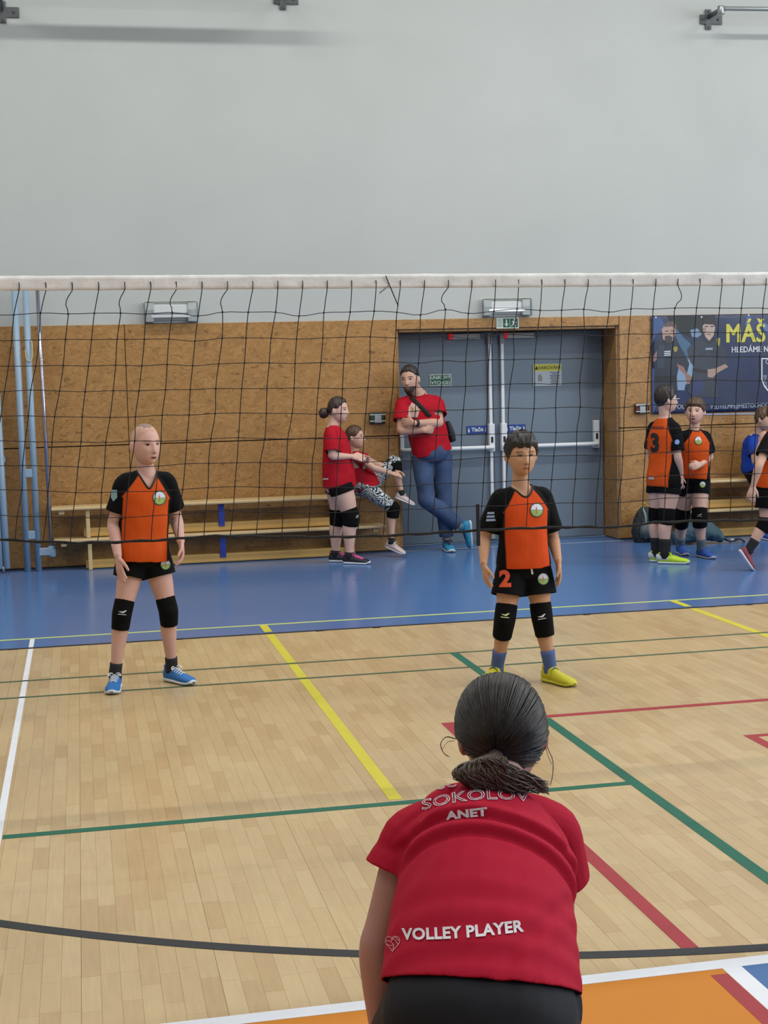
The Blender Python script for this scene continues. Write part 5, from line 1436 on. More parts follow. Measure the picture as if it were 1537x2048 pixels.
sh = dict(prof=[(-.03, .150, .112, .004), (.12, .150, .112, .006), (.35, .146, .110, .006), (.58, .146, .106, .004), (.75, .146, .100, .002), (.87, .125, .086, -.002), (.95, .082, .066, -.006), (1.0, .056, .052, -.008)], sleeve=.66, col=plain(REDC), collar=(.058, .062, .05), collar_m=M_red_trim, amp=.009, freq=(7, 7, 7), seed=21, rs=.062)
so = dict(prof=[(-.10, .108, .110, 0), (-.02, .138, .122, 0), (.10, .134, .116, 0), (.20, .118, .098, 0)], len=dict(a=1.93, b=1.93), r=.052, rk=.062, r0=.088, m=mat('denim', '364a6c', .85, var=(7, .28), bump=(350, .2)), amp=.004)
root, body, tree, pack = build_person('man in red shirt and jeans leaning with crossed arms beside the doors', J, 1.27, skin('man', 'c39a86'), H, hands, sh, so, voxel=.0065, legthick=.95)
face(root, H, tree, brow='3a2c25', mouth='closed')
hmm = hair_mat('hair_man', '2a211c')
hair_cap('hair', H, [(0, .66), (.5, .62), (.85, .55), (1.1, .38), (1.4, .30), (1.8, .2), (2.3, -.1), (3.15, -.3)], .009, hmm, root, rough=.3, top=1.9, seed=15)
# short beard: shell over the jaw
bV = []; bF = []; nu, nv = 44, 16
r_, f_, u_ = head_axes(H)
for i in range(nv+1):
    dz = -.50-.47*i/nv
    for j in range(nu+1):
        a_ = -1.45+2.9*j/nu; g = math.sqrt(1-dz*dz)
        edge = min(1, (1.45-abs(a_))*4)*min(1, (i+.5)/2.5)
        bV.append(head_world(H, head_surface(H, g*math.sin(a_), g*math.cos(a_), dz, -.002+.0045*edge)))
for i in range(nv):
    for j in range(nu):
        q = (i*(nu+1)+j, i*(nu+1)+j+1, (i+1)*(nu+1)+j+1, (i+1)*(nu+1)+j)
        dz = -.50-.47*(i+.5)/nv; a_ = -1.45+2.9*(j+.5)/nu
        if not (-.68 < dz < -.52 and abs(a_) < .30): bF.append(q)
mesh_obj('beard', bV, bF, hair_mat('beard_dark', '4a3c36', .85), root)
# printed motif on the chest
stree = pack[1]; rgt = -np.cross(tc, UP)
for nm_, col_, pts_ in (('chest_print', 'c8a7a0', [(-.06, -.05), (.03, -.06), (.05, 0), (.03, .05), (-.02, .08), (-.05, .04)]), ('chest_print', 'a58a4a', [(-.045, -.01), (-.01, -.02), (.0, .03), (-.03, .04)]), ('chest_print', 'a58a4a', [(.015, -.02), (.06, .0), (.055, .025), (.02, .02)]), ('chest_print', 'b9b4bc', [(-.055, -.055), (.02, -.06), (.01, -.03), (-.03, -.025)])):
    decal(nm_, *poly2d(pts_), at(829, 822, Ym-.4), rgt, UP, stree, mat('print_'+col_, col_, .7), pack[0], off=.004 if nm_ else .004, raydir=view(829, 822))
w1 = J['wr_b']+(J['el_b']-J['wr_b'])*.10; dw = unit(J['el_b']-J['wr_b'])
mesh_obj('watch', *tube([w1-dw*.012, w1+dw*.012], [.036, .036], seg=18, cap=.15), M_black, root)
bt = so['tree']
mesh_obj('belt', *pack[2].loft([(-.055, .137*1.27, .108*1.27, -.004), (-.035, .136*1.27, .108*1.27, -.004)], n=4), M_blackcloth, root)
sb = (mat('shoe_teal', '2a86ae', .6, bump=(300, .3)), mat('sole_white', 'cdd2d8', .5), mat('lace_navy', '16243c', .7))
shoe_at(root, J['an_b'], J['fd_b'], 1.22, sb, L=.235)
shoe_free(root, J['an_a'], V3(.04, .10, -1), V3(-1, -.12, -.06), .275, sb, s=1.2)
# crossbody bag
bag = empty('shoulder_bag', at(902, 868, Ym+.12)); tag(bag, 'black crossbody bag hanging at the hip of the man in red', 'bag')
P0_, P1_ = at(893, 846, Ym+.13), at(904, 881, Ym+.13)
V, F = tube([P0_, P0_*.5+P1_*.5, P1_], [(.032, .085), (.040, .090), (.034, .085)], side=V3(1, 0, 0), seg=20, n=10, cap=.5, power=3); mesh_obj('pouch', wrinkle(V, F, .004, (20, 20, 20)), F, mat('bag_black', '101114', .6, bump=(80, .3)), bag)
pth = []
for a_, b_ in ((815, 784), (822, 793), (832, 803), (842, 813), (851, 822), (858, 830)):
    h_ = stree.ray_cast(Vector(CORG), Vector(view(a_, b_)), 30)
    if h_[0] is not None: pth.append(np.array(h_[0])-view(a_, b_)*.012)
pth = [at(812, 779, Ym+.10)]+pth+[at(872, 842, Ym-.06), at(888, 850, Ym+.08)]
tv = catmull(np.array(pth), 40); tg = np.gradient(tv, axis=0); sd_ = np.cross(view(840, 810)[None], tg); sd_ /= np.linalg.norm(sd_, axis=1)[:, None]
mesh_obj('strap', *tube(tv, [(.019, .004)]*40, side=sd_, seg=8), mat('bag_strap', '0d0e10', .7), bag)

# ================================================================ PERSON: boy with number 3, seen from behind
Y3 = 11.86
c0 = at(1330, 1000, Y3); tc = toward_cam(c0); fw = rotz(tc, 138)
J = dict(fwd=fw, pelvis=at(1329, 968, Y3), spine=[at(1330, 925, Y3), at(1331, 880, Y3)], neck=at(1331, 836, Y3),
         sh_a=at(1308, 856, Y3+.09), sh_b=at(1350, 857, Y3-.10), el_a=at(1303, 908, Y3+.12), el_b=at(1356, 913, Y3-.14), wr_a=at(1318, 945, Y3+.22), wr_b=at(1363, 949, Y3-.10),
         hip_a=at(1318, 977, Y3+.06), hip_b=at(1338, 979, Y3-.05), kn_a=at(1314, 1031, Y3+.07), kn_b=at(1334, 1033, Y3-.07), an_a=at(1314, 1095, Y3+.06), an_b=at(1330, 1099, Y3-.08))
J['an_a'][2] = .085; J['an_b'][2] = .085
J['fd_a'] = rotz(tc, 88); J['fd_b'] = rotz(tc, 84); J['kfwd_a'] = rotz(tc, 100); J['kfwd_b'] = rotz(tc, 100)
H = dict(c=at(1333, 799, Y3-.02), f=rotz(tc, 112)+V3(0, 0, -.05), u=unit(V3(.02, 0, 1)), w=.152, d=.188, h=.222)
hands = dict(a=dict(d=V3(.3, .6, -.6), pn=V3(.6, -.5, 0), th=V3(0, 0, 1), curl=.4), b=dict(d=V3(.05, .05, -1), pn=V3(-.6, .6, 0), th=V3(.7, .7, 0), curl=.45))
sh = dict(prof=[(-.05, .142, .112, .004)]+SHIRT_PROF[1:], sleeve=.84, col=jersey_colours(side_w=.78, raglan=(.050, .128, .66)), collar=(.056, .058, .046), collar_m=M_blk_trim, amp=.005, seed=31, rs=.060)
so = dict(len=.20, r=.096)
root, body, tree, pack = build_person('boy in orange number 3 jersey with neon shoes seen from behind', J, 1.10, skin('pale3', 'd0aa9b'), H, hands, sh, so, voxel=.0065, legthick=1.12)
face(root, H, tree, brow='3a2c24')
hair_cap('hair', H, [(0, .5), (.7, .45), (1.0, .28), (1.3, .0), (1.55, -.1), (1.85, -.12), (2.2, -.42), (3.15, -.62)], .012, hair_mat('hair_dark', '1e1714'), root, rough=.3, top=1.8, seed=33)
gl = mat('glasses_frame', 'b9bcc2', .3)
r_, f_, u_ = head_axes(H)
for sx in (-1, 1): mesh_obj('glasses_arm', *tube([head_world(H, (sx*.080, -.01, .004)), head_world(H, (sx*.079, .05, .006)), head_world(H, (sx*.060, .098, .006))], [.003]*3, seg=6, n=8), gl, root)
mesh_obj('glasses_bridge', *tube([head_world(H, (-.06, .098, .006)), head_world(H, (0, .112, .006)), head_world(H, (.06, .098, .006))], [.003]*3, seg=6, n=8), gl, root)
stree = pack[1]; sp3 = pack[2]; rg3 = np.cross(unit(fw), UP); mk_ = mat('print_black', '15161a', .7)
def on_back(f, dx): return sp3.at(f)-fw*.35+rg3*dx
decal('number', *text_mesh('3', .215, .010), on_back(.62, -.015), rg3, UP, stree, mk_, pack[0], off=.004, raydir=fw, reach=.4)
decal('lettering', *text_mesh('CHODOV', .034, .0006), on_back(.86, -.01), rg3, UP, stree, mk_, pack[0], off=.004, raydir=fw, reach=.4)
decal('hem_print', *poly2d([(-.035, -.010), (.035, -.010), (.035, .010), (-.035, .010)]), on_back(.10, -.03), rg3, UP, stree, mat('print_grey', 'b5b8bc', .7), pack[0], off=.004, raydir=fw, reach=.4)
decal('sleeve_patch', *disc2d(.022, 14, 2), at(1355, 884, Y3-.45), V3(1, 0, 0), UP, stree, mat('patch_lightblue', '6f93c8', .7), pack[0], off=.004, raydir=view(1355, 884))
for q in 'ab':
    knee_pad(root, J['hip_'+q], J['kn_'+q], J['an_'+q], 1.06, J['kfwd_'+q], up_=.30, dn_=.22, r=1.16)
    sock(root, J['kn_'+q], J['an_'+q], 1.16, '131317', .40, 1.16)
    shoe_at(root, J['an_'+q], J['fd_'+q], 1.16, (mat('shoe_neon', 'b7d62a', .5, bump=(300, .2)), mat('sole_pale', 'bcc9c4', .5), mat('lace_neon', 'b7d62a', .6)), L=.242)
    an = J['an_'+q]; d_ = unit(J['fd_'+q]); l_ = np.cross(d_, UP)
    mesh_obj('heel_panel', *tube([V3(an[0], an[1], .052)-d_*.062, V3(an[0], an[1], .056)-d_*.02, V3(an[0], an[1], .045)+d_*.03], [(.030, .036), (.038, .038), (.0385, .028)], side=l_, seg=16, n=8, cap=.4), mat('shoe_silver', 'b4c0bd', .5), root)

# ================================================================ PERSON: boy with number 5
Y5 = 12.08
c0 = at(1390, 1000, Y5); tc = toward_cam(c0); fw = rotz(tc, -6)
J = dict(fwd=fw, pelvis=at(1388, 957, Y5+.02), spine=[at(1389, 925, Y5+.02), at(1389, 892, Y5+.01)], neck=at(1389, 859, Y5),
         sh_a=at(1366, 873, Y5), sh_b=at(1412, 873, Y5+.01), el_a=at(1357, 915, Y5+.06), el_b=at(1420, 914, Y5+.05), wr_a=at(1360, 948, Y5-.02), wr_b=at(1403, 929, Y5-.13),
         hip_a=at(1376, 966, Y5+.05), hip_b=at(1400, 966, Y5), kn_a=at(1364, 1036, Y5+.12), kn_b=at(1400, 1035, Y5-.07), an_a=at(1361, 1092, Y5+.28), an_b=at(1404, 1097, Y5-.02))
J['an_a'][2] = .085; J['an_b'][2] = .085
J['fd_a'] = rotz(tc, 18); J['fd_b'] = rotz(tc, 34); J['kfwd_b'] = rotz(tc, 10)
H = dict(c=at(1391, 823, Y5-.03), f=rotz(tc, -10)+V3(0, 0, -.02), u=unit(V3(.05, 0, 1)), w=.156, d=.182, h=.214)
hands = dict(a=dict(d=V3(.1, 0, -1), pn=V3(1, .1, 0), th=V3(0, -1, 0), curl=.4), b=dict(d=V3(-.9, -.3, -.1), pn=V3(-.1, .8, -.3), th=V3(0, 0, 1), curl=.9, spread=.03))
sh = dict(prof=[(-.03, .142, .114, .006)]+SHIRT_PROF[1:], sleeve=.80, col=jersey_colours(), collar=(.058, .060, .05), collar_m=M_blk_trim, amp=.005, seed=41, rs=.060)
so = dict(len=.36, r=.092)
root, body, tree, pack = build_person('brown-haired boy in orange jersey with number 5 shorts facing the net', J, 1.0, skin('pale5', 'd2aa9a'), H, hands, sh, so, voxel=.0062, legthick=1.12)
face(root, H, tree, brow='6a4f3e', mouth='open')
hair_cap('hair', H, [(0, .46), (.5, .42), (.85, .38), (1.1, .15), (1.4, -.02), (1.8, -.05), (2.2, -.35), (3.15, -.5)], .011, hair_mat('hair_mid', '4b3728'), root, rough=.35, top=1.9, fringe=.006, seed=44)
rgt = -np.cross(tc, UP)
emblem(pack[0], at(1398, 881, Y5-.4), rgt, UP, pack[1], .036, raydir=view(1398, 881))
emblem(so['obj'], at(1406, 969, Y5-.4), rgt, UP, so['tree'], .027, raydir=view(1406, 969))
decal('number', *text_mesh('5', .085, .004), at(1366, 975, Y5-.4), rgt, UP, so['tree'], mat('number_dark_orange', 'b03c28', .7), so['obj'], off=.003, raydir=view(1366, 975))
for q in 'ab':
    knee_pad(root, J['hip_'+q], J['kn_'+q], J['an_'+q], 1.0, J.get('kfwd_'+q, fw), up_=.27, dn_=.30, r=1.2, swoosh='8d9095' if q == 'b' else None, view=tc)
    sock(root, J['kn_'+q], J['an_'+q], 1.06, '5c6a72', .30, 1.14)
    shoe_at(root, J['an_'+q], J['fd_'+q], 1.08, (mat('shoe_royal', '2a4fa6', .6, bump=(300, .3)), mat('sole_greyish', 'a9a6a8', .5), mat('lace_blue', '3a63b8', .7)), L=.235)

# ================================================================ PERSON: boy in blue sitting on the right bench
Yq = 13.36
c0 = at(1520, 950, Yq); tc = toward_cam(c0); fw = rotz(tc, 40)
J = dict(fwd=fw, pelvis=at(1512, 940, Yq), spine=[at(1509, 916, Yq+.01), at(1511, 892, Yq)], neck=at(1520, 868, Yq-.05),
         sh_a=at(1505, 883, Yq-.10), sh_b=at(1541, 880, Yq+.02), el_a=at(1512, 925, Yq-.24), el_b=at(1556, 925, Yq-.05), wr_a=at(1521, 886, Yq-.28), wr_b=at(1552, 955, Yq-.22),
         hip_a=at(1510, 950, Yq-.05), hip_b=at(1530, 948, Yq+.03), kn_a=at(1536, 985, Yq-.36), kn_b=at(1566, 985, Yq-.30), an_a=at(1531, 1058, Yq-.30), an_b=at(1562, 1058, Yq-.25))
J['an_a'][2] = .085; J['an_b'][2] = .085
J['fd_a'] = rotz(tc, 30); J['fd_b'] = rotz(tc, 50)
H = dict(c=at(1530, 838, Yq-.12), f=rotz(tc, 62)+V3(0, 0, -.2), u=unit(V3(.10, -.1, 1)), w=.150, d=.182, h=.212)
hands = dict(a=dict(d=V3(.2, -.1, 1), pn=V3(.9, .2, 0), th=V3(0, .5, .5), curl=.9, spread=.03), b=dict(d=V3(-.2, -.7, -.5), pn=V3(0, 0, -1), th=V3(-1, 0, 0), curl=.5))
sh = dict(prof=[(-.06, .136, .112, .004)]+SHIRT_PROF[1:], sleeve=.70, col=plain(lin('1f3f9c')), collar=(.056, .058, .05), collar_m=M_blk_trim, amp=.005, seed=51, rs=.058)
so = dict(len=.5, r=.088)
root, body, tree, pack = build_person('boy in blue shirt sitting on the bench at the right edge', J, 1.0, skin('fair8', 'cda592'), H, hands, sh, so, voxel=.0068)
face(root, H, tree, brow='6a4f3e')
hair_cap('hair', H, [(0, .5), (.7, .45), (1.0, .30), (1.3, .02), (1.55, -.08), (1.85, -.10), (2.2, -.40), (3.15, -.6)], .012, hair_mat('hair_light', '5a4633'), root, rough=.35, top=1.6, seed=55)
decal('sleeve_patch', *disc2d(.022, 12, 2), at(1506, 888, Yq-.5), V3(.9, .4, 0), UP, pack[1], mat('patch_greyish', '8d98a0', .7), pack[0], off=.004, raydir=view(1506, 888))
for q in 'ab':
    sock(root, J['kn_'+q], J['an_'+q], 1.0, '17171b', .25)
    shoe_at(root, J['an_'+q], J['fd_'+q], 1.06, (mat('shoe_royal2', '2547a8', .6), mat('sole_white', 'cdd2d8', .5), mat('lace_blue', '3a63b8', .7)), L=.235)

# ================================================================ PERSON: running boy at the right edge
Yr = 11.18
c0 = at(1540, 1000, Yr); tc = toward_cam(c0); fw = rotz(tc, 92)
J = dict(fwd=fw, pelvis=at(1537, 975, Yr), spine=[at(1541, 930, Yr), at(1547, 895, Yr)], neck=at(1553, 862, Yr),
         sh_a=at(1540, 878, Yr-.13), sh_b=at(1562, 876, Yr+.12), el_a=at(1519, 932, Yr-.20), el_b=at(1590, 915, Yr+.14), wr_a=at(1507, 972, Yr-.16), wr_b=at(1612, 890, Yr+.02),
         hip_a=at(1536, 990, Yr-.07), hip_b=at(1542, 988, Yr+.08), kn_a=at(1533, 1047, Yr-.08), kn_b=at(1585, 1030, Yr+.10), an_a=at(1499, 1099, Yr-.06), an_b=at(1580, 1110, Yr+.12))
J['an_b'][2] = .085
J['fd_a'] = unit(V3(.05, -.05, -1)); J['fu_a'] = unit(V3(1, 0, 0)); J['fd_b'] = rotz(tc, 90); J['kfwd_a'] = unit(V3(.9, -.2, .3))
H = dict(c=at(1560, 828, Yr-.02), f=rotz(tc, 88), u=unit(V3(.15, 0, 1)), w=.152, d=.185, h=.216)
hands = dict(a=dict(d=V3(-.25, -.05, -1), pn=V3(.6, .6, 0), th=V3(.7, 0, 0), curl=.4), b=dict(d=V3(.4, -.4, .8), pn=V3(-.6, 0, .2), th=V3(0, -1, 0), curl=.9))
sh = dict(prof=[(-.02, .142, .116, .004)]+SHIRT_PROF[1:], sleeve=.66, col=jersey_colours(side_w=2.0, raglan=(.045, .128, .70)), collar=(.056, .058, .05), collar_m=M_blk_trim, amp=.005, seed=61, rs=.060)
so = dict(len=.50, r=.094)
root, body, tree, pack = build_person('boy in orange jersey running out of the right edge with red shoes', J, 1.04, skin('fair9', 'cba28e'), H, hands, sh, so, voxel=.0068)
face(root, H, tree, brow='5a4334')
hair_cap('hair', H, HAIR_SHORT, .014, hm2, root, rough=.35, top=1.6, seed=66)
for q in 'ab':
    knee_pad(root, J['hip_'+q], J['kn_'+q], J['an_'+q], 1.02, J.get('kfwd_'+q, fw), up_=.22, dn_=.28, r=1.08)
    sock(root, J['kn_'+q], J['an_'+q], 1.05, '15151b', .36)
rs_ = (mat('shoe_maroon', '7a3040', .6, bump=(300, .3)), mat('sole_white', 'cdd2d8', .5), mat('lace_rose', '9a5560', .7))
shoe_free(root, J['an_a'], V3(.45, -.28, -.82), V3(.82, -.05, .5), .215, rs_, s=1.02)
shoe_at(root, J['an_b'], J['fd_b'], 1.06, rs_, L=.235)

# ================================================================ BAGS ON THE FLOOR
M_pack = mat('backpack_dark', '23282c', .75, var=(18, .35), bump=(60, .3)); M_teal = mat('bag_teal', '35505c', .75, var=(10, .25), bump=(50, .3))
bk = empty('backpack', (5.40, 13.40, 0)); tag(bk, 'dark backpack standing against the wall behind the number 3 boy', 'backpack')
cb = V3(5.41, 13.36, .17)
V, F = union([tube([cb+V3(0, 0, -.15), cb+V3(0, 0, -.05), cb+V3(.01, .02, .07), cb+V3(.02, .05, .14)], [(.13, .085), (.14, .095), (.12, .085), (.08, .06)], side=V3(1, 0, 0), seg=24, n=14, cap=.4, power=3)], .008, 3)
mesh_obj('pack_body', wrinkle(V, F, .010, (14, 14, 14), 3), F, M_pack, bk)
V, F = tube([cb+V3(-.01, -.09, -.11), cb+V3(-.01, -.105, -.05), cb+V3(0, -.085, .02)], [(.09, .025), (.10, .035), (.08, .02)], side=V3(1, 0, 0), seg=16, n=8, cap=.5, power=3); mesh_obj('front_pocket', wrinkle(V, F, .006, (18, 18, 18), 8), F, mat('pocket_grey', '4a5358', .75, var=(20, .3)), bk)
for sx in (-.05, .06): mesh_obj('strap', *tube([cb+V3(sx, -.03, .17), cb+V3(sx, -.105, .10), cb+V3(sx, -.11, 0), cb+V3(sx, -.10, -.12)], [.010]*4, seg=8, n=14), mat('strap_grey', '7d8e90', .7), bk)
mesh_obj('grab_loop', *tube([cb+V3(-.03, .05, .17), cb+V3(0, .05, .21), cb+V3(.04, .05, .17)], [.007]*3, seg=8, n=10), mat('loop_yellow', 'a8a03a', .7), bk)
mesh_obj('zip_tag', *ellipsoid(cb+V3(.13, -.10, -.02), np.diag([.012, .006, .018]), 10, 6), mat('tag_yellow', 'b6b04a', .6), bk)
bg = empty('duffel_bag', (5.83, 12.95, 0)); tag(bg, 'slumped teal bag lying on the blue floor behind the number 5 boy', 'bag')
cd = V3(5.80, 12.98, .075)
V, F = union([tube([cb*0+cd+V3(-.26, 0, -.01), cd+V3(-.10, .02, .045), cd+V3(.06, 0, .05), cd+V3(.22, -.03, -.03)], [(.07, .06), (.12, .10), (.12, .10), (.06, .035)], side=V3(0, 1, 0), seg=22, n=16, cap=.5)], .008, 3)
V = wrinkle(V, F, .014, (11, 11, 11), 5); V[:, 2] = np.maximum(V[:, 2], .004)
mesh_obj('bag_body', V, F, M_teal, bg)
for k_, (dy, ln) in enumerate(((-.05, .22), (-.11, .19))): mesh_obj('strap', *tube([cd+V3(.22, dy+.03, -.02), cd+V3(.28, dy, -.05), cd+V3(.30+ln*.3, dy-.02, -.03), cd+V3(.32+ln*.6, dy+.04, -.064)], [.008]*4, seg=8, n=14), mat('strap_dark', '1c2226', .7), bg)
mesh_obj('buckle', *bevel_box(cd[0]+.27, cd[0]+.31, cd[1]-.11, cd[1]-.08, .005, .05, .004), mat('buckle_pale', '9fa9ad', .5), bg, smooth=False)

# ================================================================ PERSON: girl in the foreground, bent forward with her back to the camera
Pp = at(962, 1990, 2.40)
fw = unit(V3(.12, .66, -.74))
J = dict(fwd=fw, pelvis=Pp, spine=[at(965, 1862, 2.50), at(975, 1735, 2.62)], neck=at(988, 1602, 2.75),
         sh_a=at(824, 1666, 2.69), sh_b=at(1108, 1656, 2.75), el_a=at(754, 1895, 2.67), el_b=at(1118, 1850, 2.84), wr_a=at(775, 2140, 2.66), wr_b=at(1088, 2080, 2.86),
         hip_a=Pp+V3(-.072, .01, -.03), hip_b=Pp+V3(.080, -.01, -.03))
J['kn_a'] = V3(Pp[0]-.075, Pp[1]+.27, .40); J['kn_b'] = V3(Pp[0]+.135, Pp[1]+.25, .40); J['an_a'] = V3(Pp[0]-.10, Pp[1]+.06, .085); J['an_b'] = V3(Pp[0]+.17, Pp[1]+.05, .085)
J['fd_a'] = V3(-.12, 1, 0); J['fd_b'] = V3(.18, 1, 0); J['kfwd_a'] = V3(-.1, 1, .2); J['kfwd_b'] = V3(.15, 1, .2)
H = dict(c=at(1004, 1470, 2.87), f=unit(V3(.12, .93, -.30)), u=unit(V3(.02, .30, .95)), w=.160, d=.190, h=.225)
hands = dict(a=dict(d=V3(.3, .3, -.8), pn=V3(.6, .3, .2), th=V3(.5, .6, 0), curl=.4), b=dict(d=V3(-.2, .3, -.8), pn=V3(-.6, .3, .2), th=V3(-.5, .6, 0), curl=.4))
def back_folds(V, F, sp, k):
    """cloth gathered in an arc across the shoulder blades, and gentle sags towards the hem"""
    f, x, y = sp.coords(V); N = vert_normals(V, F); xa = x/k
    back = np.clip(-y/(.06*k), 0, 1)
    h = np.zeros(len(V))
    for c0_, c1_, am, wd in ((.71, 3.2, .0120, .022), (.61, 4.4, .0095, .022)):
        fa = c0_-c1_*xa**2; d = f-fa
        h += am*np.where(d > 0, np.exp(-(d/(wd*2.6))**2), np.exp(-(d/wd)**2))
        h -= am*.75*np.exp(-((d+wd*2.0)/(wd*.9))**2)
    for xs_, sl_ in ((-.118, .30), (.118, -.30), (-.105, .18), (.100, -.16)):
        d = xa-(xs_+sl_*(f-.80)); h -= .008*np.exp(-(d/.008)**2)*np.clip((f-.58)/.1, 0, 1)*np.clip((.97-f)/.1, 0, 1)
    for xs_, w_ in ((-.135, .010), (.14, .010), (.128, .008)):
        d = xa-xs_-.25*(f-.3); h += .0022*np.sin(d/w_)*np.exp(-(d/.035)**2)*np.clip((.6-f)/.2, 0, 1)
    h += .0016*np.sin((f-.05*xa)*46)*np.clip((.42-f)/.2, 0, 1)
    return V+N*(h*back)[:, None]
sh = dict(prof=[(-.22, .160, .140, 0), (-.10, .170, .146, 0), (.10, .168, .142, 0), (.30, .162, .134, 0), (.50, .158, .126, .002), (.68, .156, .116, .002), (.82, .148, .102, 0), (.92, .122, .082, -.004), (1.0, .072, .062, -.008)],
          hem=(.035, .47), clav=.050, sleeve=dict(a=.36, b=.50), col=plain(lin('a81630')), collar=(.060, .062, .052), collar_m=mat('crimson_trim', '8c1626', .75), amp=.0035, freq=(7, 7, 7), seed=71, rs=.062, flare=1.12, voxel=.004, post=back_folds)
so = dict(len=.96, r=.078, r0=.098, amp=.002, prof=[(-.34, .130, .120, 0), (-.22, .160, .142, 0), (-.10, .165, .140, 0), (0, .158, .130, 0), (.12, .148, .122, 0), (.20, .135, .110, 0)], m=mat('navy_black_shorts', '0e0f16', .75, spec=.3, bump=(500, .08)))
FB = [(-.18, .095, .09, 0), (-.06, .135, .110, 0), (.10, .135, .108, 0), (.30, .122, .100, 0), (.55, .122, .094, .002), (.76, .126, .088, 0), (.90, .098, .068, -.006), (1.0, .052, .050, -.006)]
root, body, tree, pack = build_person('girl in red shirt bending forward with her back turned, nearest to the viewer', J, 1.05, skin('fore', 'b38a80'), H, hands, sh, so, voxel=.0045, body_prof=FB, legthick=1.05)
face(root, H, tree, brow='4a382c')
hm = hair_mat('hair_fore', '1d1512', .38)
# scalp shell, parted and combed back
CAPL = [(0, .55), (.6, .50), (.95, .30), (1.2, .10), (1.5, -.02), (1.75, -.12), (2.1, -.55), (3.15, -.68)]
hair_cap('hair', H, CAPL, .013, hm, root, rough=.10, seed=70)
tie = unit(V3(-.36, -1.0, -.42))
def hp(d, g): return head_world(H, head_surface(H, *d, g))
rs = random.Random(5)
def strand_mesh(paths, rad, seg=4):
    V = []; F = []; k = 0
    for P, r0 in zip(paths, rad):
        v, f = tube(P, [r0*.8]+[r0]*(len(P)-2)+[r0*.35], seg=seg, cap=0); V.append(v); F += [tuple(i+k for i in q) for q in f]; k += len(v)
    return np.vstack(V), F
def combed(n, rmin, rmax, lift):
    paths, rad = [], []
    while len(paths) < n:
        az = rs.uniform(-math.pi, math.pi); aa = abs(az)
        lim = np.interp(aa, [q[0] for q in CAPL], [q[1] for q in CAPL])
        dz = rs.uniform(lim+.02, min(.99, lim+.75)); g = math.sqrt(1-dz*dz); s0 = V3(g*math.sin(az), g*math.cos(az), dz)
        om = math.acos(max(-1, min(1, float(s0@tie))))
        if om < .25: continue
        P = []; wob = rs.uniform(-.02, .02); ph = rs.uniform(0, 6.3); lf = lift*rs.uniform(.4, 1.0)
        side = unit(np.cross(s0, tie))
        for q in np.linspace(0, 1, 15):
            d = (math.sin((1-q)*om)*s0+math.sin(q*om)*tie)/math.sin(om); d = unit(d+side*(wob*math.sin(q*3.1)+.006*math.sin(q*9+ph))+V3(0, .0, .10*math.sin(q*3.14)*om/2))
            P.append(hp(d, .0125+lf*math.sin(math.pi*min(1, q*1.02))**.5*.006+.001))
        paths.append(np.array(P)); rad.append(rs.uniform(rmin, rmax))
    return paths, rad
p1, r1 = combed(1300, .0007, .0013, 1.0)
mesh_obj('hair_strands', *strand_mesh(p1, r1), hm, root)
T0 = hp(tie, .018)
back = -head_axes(H)[1]
mesh_obj('hair_tie', *tube([T0+back*(-.004), T0+back*.010], [.017, .016], seg=18, cap=.3), mat('tie_navy', '1a1d3a', .7), root)
hb_ = hair_mat('hair_fore_ends', '46352a', .45)
paths, rad = [], []
for i in range(1050):
    q = rs.random()
    a_ = rs.uniform(0, 6.28); rr_ = .014*math.sqrt(rs.random())
    st = T0+back*.006+V3(math.cos(a_), 0, math.sin(a_))*rr_
    wv_ = rs.uniform(-6, 6)
    if q < .58:                                    # the fall to the left and down over the collar
        u1, v1 = rs.random(), rs.random()
        m1 = at(985-66*u1+wv_*.6, 1516+20*u1+rs.uniform(-5, 5), 2.690-rs.random()*.030); m2 = at(985-78*u1+26*v1+wv_, 1541+14*u1+rs.uniform(-7, 7), 2.672-rs.random()*.035)
        e1 = at(934+60*(1-u1)+95*v1*rs.random(), 1566+12*v1+rs.uniform(-10, 8), 2.675-rs.random()*.03)
        P = [st, st*.4+m1*.6+back*.010, m1, m2, e1, e1+V3(.014+rs.uniform(-.004, .012), .010, -.002)]
    else:                                          # the tail that sweeps to the right
        ex = rs.uniform(1030, 1100); ey = 1566+(ex-1030)*.24+rs.uniform(-20, 8); m1 = at(995+rs.uniform(-30, 20), 1535+rs.uniform(-16, 16), 2.67-rs.random()*.03); m2 = at(1035+rs.uniform(-14, 10)+wv_, 1556+rs.uniform(-16, 12), 2.68-rs.random()*.03)
        P = [st, st*.4+m1*.6+back*.012, m1, m2, at(ex, ey, 2.69-rs.random()*.02)]
    paths.append(catmull(np.array(P), 16)); rad.append(rs.uniform(.0010, .0019))
mesh_obj('ponytail', *strand_mesh(paths, rad), hb_, root)
# stray wisps
wis = [[at(912, 1478, 2.85), at(893, 1474, 2.84), at(882, 1488, 2.83), at(888, 1506, 2.83), at(900, 1514, 2.83)], [at(1092, 1462, 2.87), at(1096, 1495, 2.85), at(1106, 1520, 2.82), at(1106, 1550, 2.80), at(1101, 1572, 2.78)], [at(1090, 1480, 2.87), at(1095, 1506, 2.84), at(1104, 1530, 2.82)], [at(910, 1482, 2.85), at(896, 1484, 2.84), at(884, 1500, 2.83)]]
mesh_obj('stray_hair', *strand_mesh([catmull(np.array(w_), 18) for w_ in wis], [.0011, .0009, .0006, .0006]), hm, root)
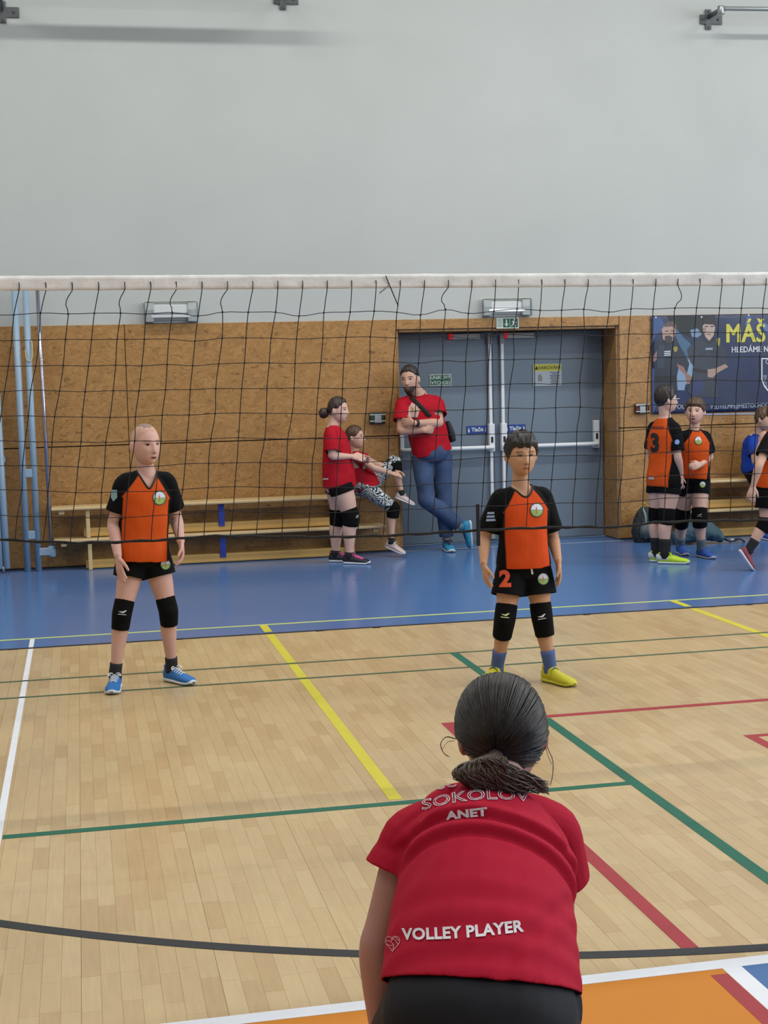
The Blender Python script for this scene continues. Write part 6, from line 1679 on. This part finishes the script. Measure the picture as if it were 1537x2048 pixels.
# prints on the back
shirt_o, stree, sp, V2, F2 = pack
M_wp = mat('print_offwhite', 'd9d4da', .65)
tcw = view(960, 1700)
def print_at(px, py, Y): return at(px, py, Y-.30)
def lettering(body, size, px, py, tilt, bend=0.0, outline=0.0, bold=0.0, shear=0.0, space=1.0, nm='lettering', off=.003, squash=1.0):
    V_, F_ = text_mesh(body, size, bold, outline=outline, shear=shear, space=space)
    V_ = V_*[1, squash]; a = R(tilt); V_ = np.stack([V_[:, 0]*math.cos(a)-V_[:, 1]*math.sin(a), V_[:, 0]*math.sin(a)+V_[:, 1]*math.cos(a)-bend*V_[:, 0]**2], 1)
    return decal(nm, V_, F_, at(px, py, 2.05), CRIGHT, -CDOWN, stree, M_wp, shirt_o, off=off, maxlen=.010, reach=.9, raydir=view(px, py))
# sizes are those of the plane the decal is read from (a little nearer than the cloth)
KZ = 2.05/2.42
lettering('VOLLEY PLAYER', .0330*KZ, 925, 1866, 4.0, bend=-.35, bold=.0010, space=1.05)
lettering('ANET', .034*KZ, 934, 1628, 6.0, bend=.15, bold=.0014, squash=.72, space=1.05)
lettering('SOKOLOV', .052*KZ, 952, 1592, 4.5, bend=1.1, outline=.0010, squash=.62, space=1.02)
lettering('VSC', .036*KZ, 884, 1573, 12, bend=.6, outline=.0009, squash=.6, shear=.3, space=1.1)
# heart-shaped ball mark
hv = []
for t in np.linspace(0, 2*math.pi, 40, endpoint=False):
    hv.append((.0128*math.sin(t)**3*1.0, .0009*(13*math.cos(t)-5*math.cos(2*t)-2*math.cos(3*t)-math.cos(4*t))))
hv = np.array(hv)*[1, 1.05]
def ribbon2d(P, w_, closed=False):
    P = np.array(P, float); n = len(P); T = (np.roll(P, -1, 0)-np.roll(P, 1, 0)) if closed else np.gradient(P, axis=0); T /= np.linalg.norm(T, axis=1)[:, None]+1e-9
    N_ = np.stack([-T[:, 1], T[:, 0]], 1)*w_/2; V_ = np.vstack([P+N_, P-N_]); F_ = [(i, (i+1) % n, (i+1) % n+n, i+n) for i in range(n if closed else n-1)]
    return V_, F_
for pts_, cl in ((hv, True), ([(-.012, .004), (-.004, .003), (.002, -.003), (.001, -.013)], False), ([(.0, .009), (.005, .004), (.010, -.003)], False), ([(-.010, -.002), (-.004, -.005), (.001, -.004)], False), ([(-.002, .003), (-.001, .009), (.003, .012)], False), ([(.004, .012), (.008, .006), (.012, .004)], False)):
    V_, F_ = ribbon2d(pts_, .0011, cl)
    decal('ball_heart_mark', V_, F_, at(787, 1886, 2.05), CRIGHT, -CDOWN, stree, mat('print_pink_line', 'cf9aa4', .65), shirt_o, off=.003, maxlen=.01, reach=.9, raydir=view(787, 1886))
for q in 'ab':
    knee_pad(root, J['hip_'+q], J['kn_'+q], J['an_'+q], 1.04, J['kfwd_'+q], up_=.20, dn_=.22, r=1.1)
    sock(root, J['kn_'+q], J['an_'+q], 1.05, 'c8c8cc', .25, 1.05)
    shoe_at(root, J['an_'+q], J['fd_'+q], 1.08, (mat('shoe_white_fore', 'c2c4c8', .6), mat('sole_white', 'cdd2d8', .5), mat('lace_white', 'd6dbe0', .7)), L=.235)
